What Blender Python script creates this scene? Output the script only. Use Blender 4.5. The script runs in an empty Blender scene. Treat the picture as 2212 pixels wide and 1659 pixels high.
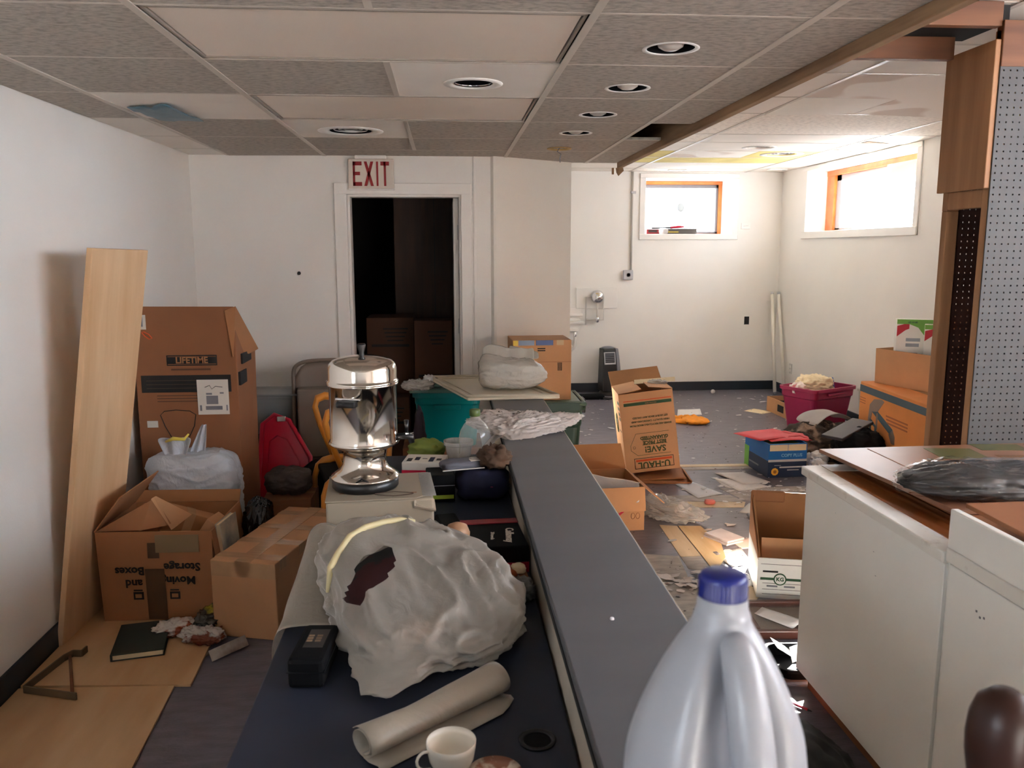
import bpy, bmesh, math, random
from mathutils import Vector, Matrix, noise
from math import sin, cos, pi, radians, sqrt
random.seed(7)
C = bpy.context.scene.collection
SC = bpy.context.scene

# ------------------------------------------------------------------ camera, sky, sun, exposure
cam_d = bpy.data.cameras.new('camera'); cam = bpy.data.objects.new('camera', cam_d); C.objects.link(cam)
cam_d.sensor_width = 36; cam_d.lens = 1795 / 2212 * 36; cam_d.clip_start = .02
YAW, PITCH, ROLL = radians(4.433), radians(9.153), radians(-.1065)
_F = Vector((sin(YAW) * cos(PITCH), cos(YAW) * cos(PITCH), -sin(PITCH)))
_R = Vector((cos(YAW), -sin(YAW), 0)); _U = _R.cross(_F)
_R2 = _R * cos(ROLL) + _U * sin(ROLL); _U2 = -_R * sin(ROLL) + _U * cos(ROLL)
cam.matrix_world = Matrix.Translation((0, 0, 1.65)) @ Matrix((_R2, _U2, -_F)).transposed().to_4x4()
SC.camera = cam
cam_d.dof.use_dof = True; cam_d.dof.focus_distance = 4.2; cam_d.dof.aperture_fstop = 9.0

W = bpy.data.worlds.new('sky'); SC.world = W; W.use_nodes = True
wn = W.node_tree.nodes; wl = W.node_tree.links
wn['Background'].inputs[0].default_value = (.84, .94, 1.06, 1)
wn['Background'].inputs[1].default_value = 2.0
sun_d = bpy.data.lights.new('sun', 'SUN'); sun = bpy.data.objects.new('sun', sun_d); C.objects.link(sun)
sun_d.energy = 23.0; sun_d.angle = radians(.6); sun_d.color = (1, .97, .93)
sun.rotation_euler = Vector((.60, 1, .475)).to_track_quat('Z', 'Y').to_euler()
sun.location = (9, 18, 9)
def portal(name, loc, direction, sx, sy):
    d = bpy.data.lights.new(name, 'AREA'); d.shape = 'RECTANGLE'; d.size = sx; d.size_y = sy
    o = bpy.data.objects.new(name, d); C.objects.link(o); o.location = loc
    o.rotation_euler = Vector(direction).to_track_quat('-Z', 'Z').to_euler()
    d.cycles.is_portal = True
portal('window_portal', (2.78, 10.08, 2.13), (0, -1, 0), 1.1, .75)
portal('window_portal', (4.25, 7.9, 2.13), (-1, 0, 0), 2.3, .8)
portal('window_portal', (4.25, .55, 2.05), (-1, 0, 0), 3.9, .95)
portal('window_portal', (-1.84, -1.05, 1.7), (1, 0, 0), 1.3, .6)
SC.view_settings.view_transform = 'Standard'; SC.view_settings.look = 'None'
SC.view_settings.gamma = 1; SC.view_settings.use_curve_mapping = False
SC.view_settings.exposure = 3.58
SC.cycles.use_denoising = True
SC.cycles.max_bounces = 14; SC.cycles.diffuse_bounces = 8; SC.cycles.transparent_max_bounces = 24
SC.cycles.sample_clamp_indirect = 8; SC.cycles.caustics_reflective = False; SC.cycles.caustics_refractive = False

# ------------------------------------------------------------------ materials
def lin(r, g, b):
    f = lambda v: (v / 12.92 if v <= .04045 else ((v + .055) / 1.055) ** 2.4)
    return (f(r / 255), f(g / 255), f(b / 255), 1)
_mats = {}
def M(name, col, rough=.6, var=0, vs=6, stretch=(1, 1, 1), col2=None, bump=0, bs=60, metal=0, spec=.5, coat=0, detail=4, bstretch=None, thr=None):
    """procedural Principled material; var = value variation, col2 = second colour mixed by noise"""
    if name in _mats: return _mats[name]
    m = bpy.data.materials.new(name); m.use_nodes = True; _mats[name] = m
    n = m.node_tree.nodes; l = m.node_tree.links; p = n['Principled BSDF']
    p.inputs['Roughness'].default_value = rough; p.inputs['Metallic'].default_value = metal
    p.inputs['Specular IOR Level'].default_value = spec; p.inputs['Coat Weight'].default_value = coat
    p.inputs['Coat Roughness'].default_value = .08
    p.inputs['Base Color'].default_value = col
    if var or col2 or bump:
        tc = n.new('ShaderNodeTexCoord')
    if var or col2:
        mp = n.new('ShaderNodeMapping'); mp.inputs['Scale'].default_value = stretch
        nz = n.new('ShaderNodeTexNoise'); nz.inputs['Scale'].default_value = vs; nz.inputs['Detail'].default_value = detail
        l.new(tc.outputs['Object'], mp.inputs['Vector']); l.new(mp.outputs[0], nz.inputs['Vector'])
        rp = n.new('ShaderNodeValToRGB')
        lo, hi = thr or (.32, .68)
        rp.color_ramp.elements[0].position = lo; rp.color_ramp.elements[1].position = hi
        c2 = col2 or tuple(min(1, v * (1 + var)) for v in col[:3]) + (1,)
        c1 = col if col2 else tuple(v * (1 - var) for v in col[:3]) + (1,)
        rp.color_ramp.elements[0].color = c1; rp.color_ramp.elements[1].color = c2
        l.new(nz.outputs['Fac'], rp.inputs['Fac']); l.new(rp.outputs['Color'], p.inputs['Base Color'])
    if bump:
        mp2 = n.new('ShaderNodeMapping'); mp2.inputs['Scale'].default_value = bstretch or stretch
        nb = n.new('ShaderNodeTexNoise'); nb.inputs['Scale'].default_value = bs; nb.inputs['Detail'].default_value = 3
        bp = n.new('ShaderNodeBump'); bp.inputs['Strength'].default_value = min(1, bump); bp.inputs['Distance'].default_value = .004
        l.new(tc.outputs['Object'], mp2.inputs['Vector']); l.new(mp2.outputs[0], nb.inputs['Vector'])
        l.new(nb.outputs['Fac'], bp.inputs['Height']); l.new(bp.outputs[0], p.inputs['Normal'])
    return m
def FILM(name, col, alpha=.5, rough=.25, trans=.5, crinkle=.5, cs=22):
    """thin plastic film: diffuse + translucent, partly see-through, with a sheen"""
    if name in _mats: return _mats[name]
    m = bpy.data.materials.new(name); m.use_nodes = True; _mats[name] = m
    n = m.node_tree.nodes; l = m.node_tree.links; n.remove(n['Principled BSDF']); out = n['Material Output']
    d = n.new('ShaderNodeBsdfDiffuse'); d.inputs[0].default_value = col
    t = n.new('ShaderNodeBsdfTranslucent'); t.inputs[0].default_value = col
    g = n.new('ShaderNodeBsdfGlossy'); g.inputs['Roughness'].default_value = rough
    tr = n.new('ShaderNodeBsdfTransparent')
    a = n.new('ShaderNodeMixShader'); a.inputs[0].default_value = trans; l.new(d.outputs[0], a.inputs[1]); l.new(t.outputs[0], a.inputs[2])
    b = n.new('ShaderNodeMixShader'); b.inputs[0].default_value = alpha; l.new(tr.outputs[0], b.inputs[1]); l.new(a.outputs[0], b.inputs[2])
    fr = n.new('ShaderNodeFresnel'); fr.inputs[0].default_value = 1.45
    ge = n.new('ShaderNodeNewGeometry'); mu = n.new('ShaderNodeMath'); mu.operation = 'MULTIPLY'; iv = n.new('ShaderNodeMath'); iv.operation = 'SUBTRACT'
    iv.inputs[0].default_value = 1; l.new(ge.outputs['Backfacing'], iv.inputs[1]); l.new(iv.outputs[0], mu.inputs[0]); l.new(fr.outputs[0], mu.inputs[1])
    if crinkle:
        tc = n.new('ShaderNodeTexCoord'); nb = n.new('ShaderNodeTexNoise'); nb.inputs['Scale'].default_value = cs; nb.inputs['Detail'].default_value = 4; nb.inputs['Distortion'].default_value = 1.5
        bp = n.new('ShaderNodeBump'); bp.inputs['Strength'].default_value = crinkle; bp.inputs['Distance'].default_value = .012
        l.new(tc.outputs['Object'], nb.inputs['Vector']); l.new(nb.outputs['Fac'], bp.inputs['Height'])
        for q in (d, t, g): l.new(bp.outputs[0], q.inputs['Normal'])
    c = n.new('ShaderNodeMixShader'); l.new(mu.outputs[0], c.inputs[0]); l.new(b.outputs[0], c.inputs[1]); l.new(g.outputs[0], c.inputs[2])
    l.new(c.outputs[0], out.inputs[0])
    return m
WHITE = M('white_wall', lin(232, 229, 224), .55, .03, 1.5, bump=.12, bs=90)
WHITE2 = M('white_panel_wall', lin(232, 228, 220), .5, .02, 1.2)
TRIM = M('white_trim', lin(233, 230, 225), .4, .02, 3)
FLOORM = M('grey_vinyl_floor', lin(92, 88, 97), .32, stretch=(1, 3.5, 1), vs=7, col2=lin(114, 109, 119), bump=.35, bs=40, bstretch=(1, 4, 1), detail=8)
BASE = M('black_rubber_base', lin(36, 44, 54), .45, .1, 5)
TILE = M('fissured_tile', lin(174, 166, 156), .9, .18, 34, (1, 1.9, 1), bump=1, bs=30, bstretch=(1, 2.2, 1), detail=3, thr=(.36, .56))
TILE2 = M('smooth_tile', lin(236, 229, 220), .8, .04, 3)
TILEF = M('bounce_lit_fissured_tile', lin(234, 226, 216), .9, .12, 30, (1, 1.9, 1), bump=.8, bs=30, detail=3, thr=(.36, .56))  # lighter copy of the fissured tile; bounce light put into its colour
TILE3 = M('white_fresh_tile', lin(236, 230, 220), .8, .02, 3)
TILEY = M('yellow_insulation', lin(222, 203, 126), .9, .12, 5, bump=.4, bs=30)
TILES = M('stained_tile', lin(238, 231, 222), .85, vs=1.6, col2=lin(214, 198, 184), thr=(.5, .53), detail=1)
TEE = M('grid_tee_metal', lin(205, 196, 184), .45, .05, 5)
DARK = M('near_black', lin(26, 23, 22), .9, .2, 4)  # also stands in for shade in the closet and header gap
BROWNDARK = M('dark_brown_panel', lin(66, 40, 26), .6, .25, 4, (6, 6, .6))
CARD = M('cardboard', lin(196, 146, 102), .75, .06, 5, bump=.1, bs=25)
CARDD = M('cardboard_darker', lin(164, 112, 72), .75, .07, 5, bump=.1, bs=25)
CARDI = M('cardboard_inside', lin(172, 122, 78), .8, .06, 6)
CARDO = M('orange_cardboard', lin(220, 140, 72), .7, .05, 5)
CARDR = M('red_brown_cardboard', lin(140, 90, 56), .7, .08, 4)
GREYBOX = M('grey_board', lin(158, 146, 128), .7, .04, 5)
TAPE = M('clear_brown_tape', lin(190, 152, 114), .22, .12, 9, (1, 8, 1))
TAPED = M('dark_tape', lin(92, 66, 44), .35, .12, 8)
INK = M('black_ink', lin(28, 24, 22), .7, .05, 8)
INKG = M('green_ink', lin(70, 84, 46), .7, .05, 8)
INKO = M('orange_ink', lin(226, 92, 40), .7, .05, 8)
INKGD = M('dark_green_ink', lin(44, 82, 52), .7, .05, 8)
PAPER = M('white_paper', lin(226, 224, 222), .7, .03, 10)
PAPERB = M('beige_paper', lin(226, 208, 170), .7, .03, 10)
LABEL = M('label_paper', lin(214, 208, 198), .6, .04, 10)
PLY = M('plywood', lin(226, 190, 150), .5, vs=2.2, stretch=(5, 5, .45), col2=lin(208, 166, 122), bump=.08, bs=40, detail=7)
PLYF = M('plywood_floor_sheet', lin(214, 176, 132), .5, vs=2.0, stretch=(3.2, .7, 1), col2=lin(192, 148, 102), detail=7)
LUMBER = M('lumber', lin(172, 130, 92), .6, vs=2.5, stretch=(6, 6, .5), col2=lin(142, 100, 66), detail=7)
LUMBERX = M('lumber_across', lin(122, 78, 46), .6, vs=2.5, stretch=(.5, 6, 6), col2=lin(92, 54, 30), detail=7)
LUMBERY = M('rough_beam', lin(172, 140, 104), .7, vs=3, stretch=(8, .6, 8), col2=lin(126, 96, 68), detail=7)
ORANGEW = M('orange_varnished_pine', lin(226, 140, 72), .3, vs=4, stretch=(2, 2, 2), col2=lin(200, 110, 50))
HONEY = M('honey_bent_wood', lin(214, 138, 52), .28, .12, 6)
DESK = M('dark_blue_laminate', lin(40, 44, 58), .5, .05, 9, spec=.3)
LEDGE = M('grey_laminate', lin(92, 93, 97), .45, .06, 3, (1, 3, 1), spec=.35)
CREAM = M('cream_panel', lin(196, 186, 170), .6, .08, 4)
CABW = M('white_cabinet', lin(232, 232, 228), .42, .02, 4)
CABWORN = M('worn_white_and_glare', lin(222, 220, 214), .35, vs=9, col2=lin(176, 166, 152), thr=(.6, .72))  # on the cabinet top this white also paints window glare
CABTOP = M('brown_varnished_top', lin(152, 92, 48), .16, vs=3, stretch=(3, .6, 1), col2=lin(120, 66, 32), coat=.5)
SHEETC = M('glossy_flat_cardboard', lin(146, 104, 80), .34, vs=3, col2=lin(128, 88, 66), spec=.7)
PEG = M('grey_pegboard', lin(70, 71, 72), .6, .04, 5)
PEGB = M('brown_pegboard', lin(66, 38, 28), .6, .1, 5)
STEEL = M('polished_steel', lin(214, 206, 196), .11, metal=1)
CHROME = M('chrome', lin(226, 226, 228), .08, metal=1)
BLACK = M('black_plastic', lin(16, 16, 18), .35)
BLACKM = M('black_matte', lin(12, 12, 14), .8, .1, 8, spec=.15)
GREYP = M('grey_plastic', lin(120, 120, 126), .4)
SILVER = M('silver_plastic', lin(182, 182, 186), .35)
LGREY = M('light_grey', lin(196, 194, 190), .5)
RED = M('red_plastic', lin(196, 26, 56), .3, .04, 6)
REDP = M('red_card', lin(222, 66, 72), .6, .04, 6)
REDD = M('dark_red', lin(120, 14, 26), .5, .1, 6)
MAG = M('magenta_plastic', lin(160, 36, 80), .38, .05, 4)
TEAL = M('teal_plastic', lin(0, 132, 136), .3, .05, 4)
TEALL = M('grey_green_lid', lin(96, 132, 124), .35, .05, 4)
GREEN = M('dark_green_plastic', lin(34, 66, 52), .4, .06, 4)
GREENL = M('green_rim', lin(96, 120, 104), .4)
GREENB = M('bright_green', lin(110, 170, 70), .5)
LIME = M('lime_green', lin(150, 170, 50), .5)
BLUE = M('blue_card', lin(24, 104, 176), .45, .05, 5)
NAVY = M('navy_card', lin(28, 44, 72), .45, .08, 5)
NAVYC = M('navy_cloth', lin(18, 20, 52), .8, .15, 9)
CAPB = M('blue_cap', lin(10, 26, 112), .35)
CYAN = M('cyan_film', lin(26, 140, 186), .3, vs=12, col2=lin(120, 200, 224), thr=(.6, .66))
ORANGEC = M('orange_cloth', lin(240, 150, 40), .8, .12, 12)
CHAIRG = M('taupe_steel', lin(120, 106, 94), .4, .05, 5)
FUR = M('brown_patterned_cloth', lin(84, 72, 66), .85, vs=14, col2=lin(48, 40, 38), bump=.5, bs=60)
CERAM = M('white_china', lin(226, 220, 208), .12, spec=.6)
CERAMP = M('patterned_china', lin(216, 200, 182), .15, vs=26, col2=lin(150, 104, 84), thr=(.5, .58))
DKWOOD = M('dark_varnished_wood', lin(50, 26, 18), .38, .2, 6, spec=.35)
MAHOG = M('mahogany_frame', lin(86, 46, 34), .4, .12, 6)
PLANKB = M('bare_beige_plank', lin(202, 178, 138), .55, vs=3, stretch=(6, .8, 1), col2=lin(216, 196, 164))
PLANKY = M('bare_yellow_plank', lin(206, 170, 110), .5, vs=3, stretch=(6, .8, 1), col2=lin(224, 194, 142))
SUBF = M('scraped_floor', lin(150, 142, 136), .6, vs=9, stretch=(1, 3, 1), col2=lin(184, 176, 166))
BROWNC = M('brown_cloth', lin(80, 56, 38), .85, .2, 9)
CREAMC = M('cream_cloth', lin(232, 214, 178), .8, .06, 8)
TOILE = M('mixed_rags', lin(70, 60, 52), .85, vs=11, col2=lin(150, 128, 110), thr=(.5, .6))
WBAG = FILM('white_bag_film', lin(214, 220, 228), .97, .3, .3)
HBAG = FILM('grey_haze_bag_film', lin(186, 180, 170), .80, .28, .35)
HBAG2 = FILM('thin_haze_film', lin(196, 188, 174), .72, .3, .4)
CLEAR = FILM('clear_plastic', lin(210, 214, 212), .22, .08, .3, 0)
CLEARW = FILM('clear_wrinkled_bag', lin(226, 224, 220), .5, .12, .3)
FOAM = FILM('foam_wrap', lin(190, 180, 164), .9, .4, .3, .25, 14)
JUG = M('milky_jug_plastic', lin(154, 156, 162), .34)
JUG.node_tree.nodes['Principled BSDF'].inputs['Subsurface Weight'].default_value = .45
JUG.node_tree.nodes['Principled BSDF'].inputs['Subsurface Radius'].default_value = (.03, .03, .03)
def PANE(name, t):
    m = FILM(name, lin(255, 255, 255), .0, .0, 0, 0)
    for q in m.node_tree.nodes:
        if q.type == 'BSDF_TRANSPARENT': q.inputs[0].default_value = (t, t, t, 1)
    return m
GLASS = PANE('window_glass', .95); GLASS1 = PANE('dim_dusty_glass_small_window', .54); GLASS2 = PANE('dim_dusty_glass_large_window', .86)  # dirty far panes, tinted further to dim daylight in the far room
FROST = FILM('frosted_bin', lin(178, 184, 186), .6, .25, .4, 0)
BBAG = M('black_cloth', lin(15, 15, 16), .55, .2, 10)
CLEARC = FILM('clear_garment_bag', lin(200, 200, 200), .015, .05, .3, .35, 16)

# ------------------------------------------------------------------ mesh helpers
class B:
    def __init__(s): s.bm = bmesh.new()
    def hull(s, pts, faces):
        v = [s.bm.verts.new(p) for p in pts]
        for f in faces:
            try: s.bm.faces.new([v[i] for i in f])
            except ValueError: pass
        return s
    def box(s, lo, hi, Mx=None):
        x0, y0, z0 = lo; x1, y1, z1 = hi
        pts = [Vector(p) for p in ((x0, y0, z0), (x1, y0, z0), (x1, y1, z0), (x0, y1, z0), (x0, y0, z1), (x1, y0, z1), (x1, y1, z1), (x0, y1, z1))]
        if Mx: pts = [Mx @ p for p in pts]
        return s.hull(pts, ((3, 2, 1, 0), (4, 5, 6, 7), (0, 1, 5, 4), (1, 2, 6, 5), (2, 3, 7, 6), (3, 0, 4, 7)))
    def prism(s, poly, vec):
        """extrude a 3-D polygon along vec"""
        n = len(poly); vec = Vector(vec); P = [Vector(p) for p in poly]
        a = P + [p + vec for p in P]
        return s.hull(a, [tuple(range(n))[::-1], tuple(range(n, 2 * n))] + [(i, (i + 1) % n, (i + 1) % n + n, i + n) for i in range(n)])
    def tube(s, path, r, seg=10, closed=False):
        P = [Vector(p) for p in path]; n = len(P); rings = []
        R = r if isinstance(r, (list, tuple)) else [r] * n
        up = None
        for i, p in enumerate(P):
            a = P[i - 1] if (i or closed) else p; b = P[(i + 1) % n] if (i < n - 1 or closed) else p
            t = (b - a).normalized()
            if up is None:
                up = t.orthogonal().normalized()
            up = (up - t * up.dot(t))
            if up.length < 1e-5: up = t.orthogonal()
            up.normalize(); sd = t.cross(up)
            rings.append([s.bm.verts.new(p + (up * cos(2 * pi * k / seg) + sd * sin(2 * pi * k / seg)) * R[i]) for k in range(seg)])
        rng = range(n) if closed else range(n - 1)
        for i in rng:
            A, Bq = rings[i], rings[(i + 1) % n]
            for k in range(seg):
                s.bm.faces.new((A[k], A[(k + 1) % seg], Bq[(k + 1) % seg], Bq[k]))
        if not closed:
            s.bm.faces.new(rings[0][::-1]); s.bm.faces.new(rings[-1])
        return s
    def lathe(s, prof, c=(0, 0, 0), seg=32, sx=1, sy=1, closed=False):
        """prof = [(r, z)...] around the vertical axis"""
        c = Vector(c); rings = []
        for r, z in prof:
            if r < 1e-6: rings.append([s.bm.verts.new(c + Vector((0, 0, z)))])
            else: rings.append([s.bm.verts.new(c + Vector((r * sx * cos(2 * pi * k / seg), r * sy * sin(2 * pi * k / seg), z))) for k in range(seg)])
        if closed: rings.append(rings[0])
        for A, Bq in zip(rings, rings[1:]):
            for k in range(seg):
                k2 = (k + 1) % seg
                q = []
                for v in (A[k % len(A)], A[k2 % len(A)], Bq[k2 % len(Bq)], Bq[k % len(Bq)]):
                    if v not in q: q.append(v)
                if len(q) > 2:
                    try: s.bm.faces.new(q)
                    except ValueError: pass
        return s
    def grid(s, pts):
        V = [[s.bm.verts.new(p) for p in row] for row in pts]
        for i in range(len(V) - 1):
            for j in range(len(V[0]) - 1):
                s.bm.faces.new((V[i][j], V[i][j + 1], V[i + 1][j + 1], V[i + 1][j]))
        return s
    def build(s, name, mat, parent=None, bevel=0, smooth=False, thick=0, sub=0, seg=2, off=0):
        bmesh.ops.recalc_face_normals(s.bm, faces=s.bm.faces[:])
        me = bpy.data.meshes.new(name); s.bm.to_mesh(me); s.bm.free()
        me.materials.append(mat)
        if smooth:
            for p in me.polygons: p.use_smooth = True
        o = bpy.data.objects.new(name, me); C.objects.link(o)
        if parent: o.parent = parent
        if sub:
            m = o.modifiers.new('sub', 'SUBSURF'); m.levels = sub; m.render_levels = sub
        if thick:
            m = o.modifiers.new('solid', 'SOLIDIFY'); m.thickness = thick; m.offset = off
        if bevel:
            m = o.modifiers.new('bev', 'BEVEL'); m.width = bevel; m.segments = seg; m.limit_method = 'ANGLE'; m.angle_limit = radians(40)
        return o
def tag(o, label=None, cat=None, group=None, kind=None, loc=None, rz=None):
    if label: o['label'] = label
    if cat: o['category'] = cat
    if group: o['group'] = group
    if kind: o['kind'] = kind
    if loc: o.location = loc
    if rz is not None: o.rotation_euler.z = rz
    return o
def T(name, label, cat, loc=(0, 0, 0), rz=0, group=None):
    o = bpy.data.objects.new(name, None); C.objects.link(o); o.empty_display_size = .05
    o.location = loc; o.rotation_euler = (0, 0, rz)
    return tag(o, label, cat, group)
def S(o): o['kind'] = 'structure'; return o
def bx(name, lo, hi, mat, parent=None, bevel=.003, Mx=None):
    return B().box(lo, hi, Mx).build(name, mat, parent, bevel)
def text(s, size, mat, parent, origin, u, v, name='lettering', bold=0, spacing=1, xs=1, depth=.0006, label=None):
    """flat lettering lying on a surface: u = reading direction, v = up of the letters"""
    cu = bpy.data.curves.new(name, 'FONT'); cu.body = s; cu.size = size; cu.align_x = 'CENTER'; cu.align_y = 'CENTER'
    cu.offset = bold; cu.extrude = depth; cu.space_character = spacing; cu.resolution_u = 2
    t = bpy.data.objects.new(name, cu); C.objects.link(t)
    bpy.context.view_layer.update()
    me = bpy.data.meshes.new_from_object(t.evaluated_get(bpy.context.evaluated_depsgraph_get()))
    bpy.data.objects.remove(t); bpy.data.curves.remove(cu)
    u = Vector(u).normalized(); v = Vector(v); v = (v - u * v.dot(u)).normalized(); w = u.cross(v)
    X = Matrix((u * xs, v, w)).transposed().to_4x4(); X.translation = Vector(origin) + w * depth
    me.transform(X); me.materials.clear(); me.materials.append(mat); me.name = name
    o = bpy.data.objects.new(name, me); C.objects.link(o); o.parent = parent
    if label: o['label'] = label
    return o
def patch(name, mat, parent, origin, u, v, w, h, t=.0008, label=None):
    """thin printed or stuck-on rectangle centred at origin on the surface spanned by u, v"""
    u = Vector(u).normalized(); v = Vector(v); v = (v - u * v.dot(u)).normalized(); n = u.cross(v)
    X = Matrix((u, v, n)).transposed().to_4x4(); X.translation = Vector(origin)
    o = B().box((-w / 2, -h / 2, 0), (w / 2, h / 2, t), X).build(name, mat, parent)
    if label: o['label'] = label
    return o
def blob(name, mat, parent, loc, size, n=3.0, amp=.03, freq=3, wr=.02, wf=6, wst=(1, 1, 1), seed=0, spikes=(), sub=5, hole=None, rz=0, flat=True, lean=None, zf=None):
    """soft bag or cloth bundle: superellipsoid with folds, flat underneath"""
    bm = bmesh.new(); bmesh.ops.create_icosphere(bm, subdivisions=sub, radius=1)
    off = Vector((seed * 7.3, seed * 3.1, seed * 5.7)); kill = []
    for v in bm.verts:
        d = v.co.normalized()
        k = (abs(d.x) ** n + abs(d.y) ** n + abs(d.z) ** n) ** (-1 / n)
        p = Vector((d.x * k * size[0] / 2, d.y * k * size[1] / 2, d.z * k * size[2] / 2))
        f = noise.fractal(d * freq + off, 1.0, 2.0, 3) * amp
        q = Vector((d.x * wst[0], d.y * wst[1], d.z * wst[2])) * wf * .62 + off
        q += noise.noise_vector(d * 1.3 + off) * .55
        r = (1 - 2 * abs(noise.noise(q))) ** 3 * wr * .5 + (1 - 2 * abs(noise.noise(q * 2.3 + off))) ** 3 * wr * .09
        p += d * (f + r)
        for sd, ln, kk in spikes:
            sdv = Vector(sd).normalized(); p += sdv * ln * max(0, d.dot(sdv)) ** kk
        p.z += size[2] / 2
        if zf: p.z *= zf(d)
        if lean: p.x += lean[0] * p.z; p.y += lean[1] * p.z
        if flat and p.z < 0: p.z = 0
        if hole:
            hd, hu, a, b_ = hole; hd = Vector(hd).normalized(); hu = Vector(hu); hu = (hu - hd * hu.dot(hd)).normalized(); hw = hd.cross(hu)
            e = d - hd
            if d.dot(hd) > .3 and (e.dot(hu) / a) ** 2 + (e.dot(hw) / b_) ** 2 < 1 + .35 * noise.noise(d * 9): kill.append(v)
        v.co = p
    if kill: bmesh.ops.delete(bm, geom=kill, context='VERTS')
    me = bpy.data.meshes.new(name); bm.to_mesh(me); bm.free(); me.materials.append(mat)
    for p in me.polygons: p.use_smooth = True
    o = bpy.data.objects.new(name, me); C.objects.link(o); o.location = loc; o.rotation_euler.z = rz
    if parent: o.parent = parent
    return o
def flap(root, p0, p1, out, length, ang, mat, t=.005, taper=.0, name='flap'):
    """cardboard flap hinged on the edge p0-p1: ang 0 = straight up, 90 = outward, 180 = hanging down"""
    p0, p1, out = Vector(p0), Vector(p1), Vector(out).normalized()
    v = out * sin(radians(ang)) + Vector((0, 0, 1)) * cos(radians(ang)); e = (p1 - p0); tn = e.normalized()
    nrm = tn.cross(v).normalized()
    return B().prism([p0, p1, p1 + v * length - tn * taper, p0 + v * length + tn * taper], nrm * t).build(name, mat, root)
def carton_body(root, w, d, h, mat, t=.006, name='body', flare=0):
    """open-topped carton, centred on the origin, standing on z=0"""
    f = flare; b = B(); W2, D2 = w / 2, d / 2
    o = [(-W2, -D2, 0), (W2, -D2, 0), (W2, D2, 0), (-W2, D2, 0), (-W2 - f, -D2 - f, h), (W2 + f, -D2 - f, h), (W2 + f, D2 + f, h), (-W2 - f, D2 + f, h)]
    i = [(-W2 + t, -D2 + t, t), (W2 - t, -D2 + t, t), (W2 - t, D2 - t, t), (-W2 + t, D2 - t, t), (-W2 - f + t, -D2 - f + t, h), (W2 + f - t, -D2 - f + t, h), (W2 + f - t, D2 + f - t, h), (-W2 - f + t, D2 + f - t, h)]
    b.hull(o + i, [(3, 2, 1, 0), (0, 1, 5, 4), (1, 2, 6, 5), (2, 3, 7, 6), (3, 0, 4, 7), (8, 9, 10, 11), (9, 8, 12, 13), (10, 9, 13, 14), (11, 10, 14, 15), (8, 11, 15, 12), (4, 5, 13, 12), (5, 6, 14, 13), (6, 7, 15, 14), (7, 4, 12, 15)])
    return b.build(name, mat, root)
def tote_body(root, w, d, h, mat, taper=.03, rim=.018, rimh=.03, t=.004, name='body'):
    """tapered plastic storage tote with rolled rim and a stepped collar"""
    b = B(); seg = 6; rc = .05
    def ring(w, d, z, r=rc):
        P = []
        for cx, cy, a0 in ((w / 2 - r, d / 2 - r, 0), (-w / 2 + r, d / 2 - r, 90), (-w / 2 + r, -d / 2 + r, 180), (w / 2 - r, -d / 2 + r, 270)):
            for k in range(seg + 1):
                a = radians(a0 + 90 * k / seg); P.append(b.bm.verts.new((cx + r * cos(a), cy + r * sin(a), z)))
        return P
    R = [ring(w - 2 * taper, d - 2 * taper, 0), ring(w - taper * .5, d - taper * .5, h * .76), ring(w - .006, d - .006, h * .79), ring(w, d, h - rimh), ring(w + 2 * rim, d + 2 * rim, h - rimh), ring(w + 2 * rim, d + 2 * rim, h),
         ring(w - 2 * t, d - 2 * t, h), ring(w - taper * 2 - 2 * t, d - taper * 2 - 2 * t, t * 2)]
    n = len(R[0])
    for A, Q in zip(R, R[1:]):
        for k in range(n): b.bm.faces.new((A[k], A[(k + 1) % n], Q[(k + 1) % n], Q[k]))
    b.bm.faces.new(R[0][::-1]); b.bm.faces.new(R[-1])
    return b.build(name, mat, root, .002)
def sheet(name, label, cat, mat, pts, group=None, lift=.0006, th=.0008, seed=0, curl=.006, z=0, n=6):
    """a sheet of paper lying loose: four corner points (x, y), gently curled"""
    a, b_, c, d = [Vector((p[0], p[1], 0)) for p in pts]; cen = (a + b_ + c + d) / 4; G = []
    for i in range(n + 1):
        row = []
        for j in range(n + 1):
            u, v = i / n, j / n
            p = (a * (1 - u) + b_ * u) * (1 - v) + (d * (1 - u) + c * u) * v - cen
            zz = lift + curl * max(0, noise.noise(Vector((u * 1.7 + seed * 3.3, v * 1.7, seed)))) * (abs(u - .5) + abs(v - .5))
            row.append((p.x, p.y, zz))
        G.append(row)
    o = B().grid(G).build(name, mat, None, thick=th, smooth=True)
    return tag(o, label, cat, group, loc=(cen.x, cen.y, z))

# ------------------------------------------------------------------ room shell
XL, XR, YD, YF, YN, ZT = -1.66, 3.88, 5.70, 9.56, -2.9, 2.95
ZL, ZF = 2.265, 2.53
def wall(name, parts, mat):
    b = B()
    for lo, hi in parts: b.box(lo, hi)
    return S(b.build(name, mat))
floor = wall('floor', [((-2, -3.3, -.2), (4.6, 10.2, 0))], FLOORM)
wall('wall_left', [((XL - .2, -3.2, 0), (XL, -1.7, ZT)), ((XL - .2, -.4, 0), (XL, 8.4, ZT)), ((XL - .2, -1.7, 0), (XL, -.4, 1.4)), ((XL - .2, -1.7, 2.0), (XL, -.4, ZT))], WHITE)
wall('wall_back', [((XL, YD, 0), (-.655, YD + .12, ZT)), ((.105, YD, 0), (.30, YD + .12, ZT)), ((-.655, YD, 2.02), (.105, YD + .12, ZT))], WHITE)
b = B(); b.prism([(.318, 5.672, 0), (.335, 5.672, 0), (.895, 6.04, 0), (.895, 6.20, 0), (.30, 5.82, 0), (.30, 5.70, 0)], (0, 0, ZT))
S(b.build('wall_return', WHITE2))
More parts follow.
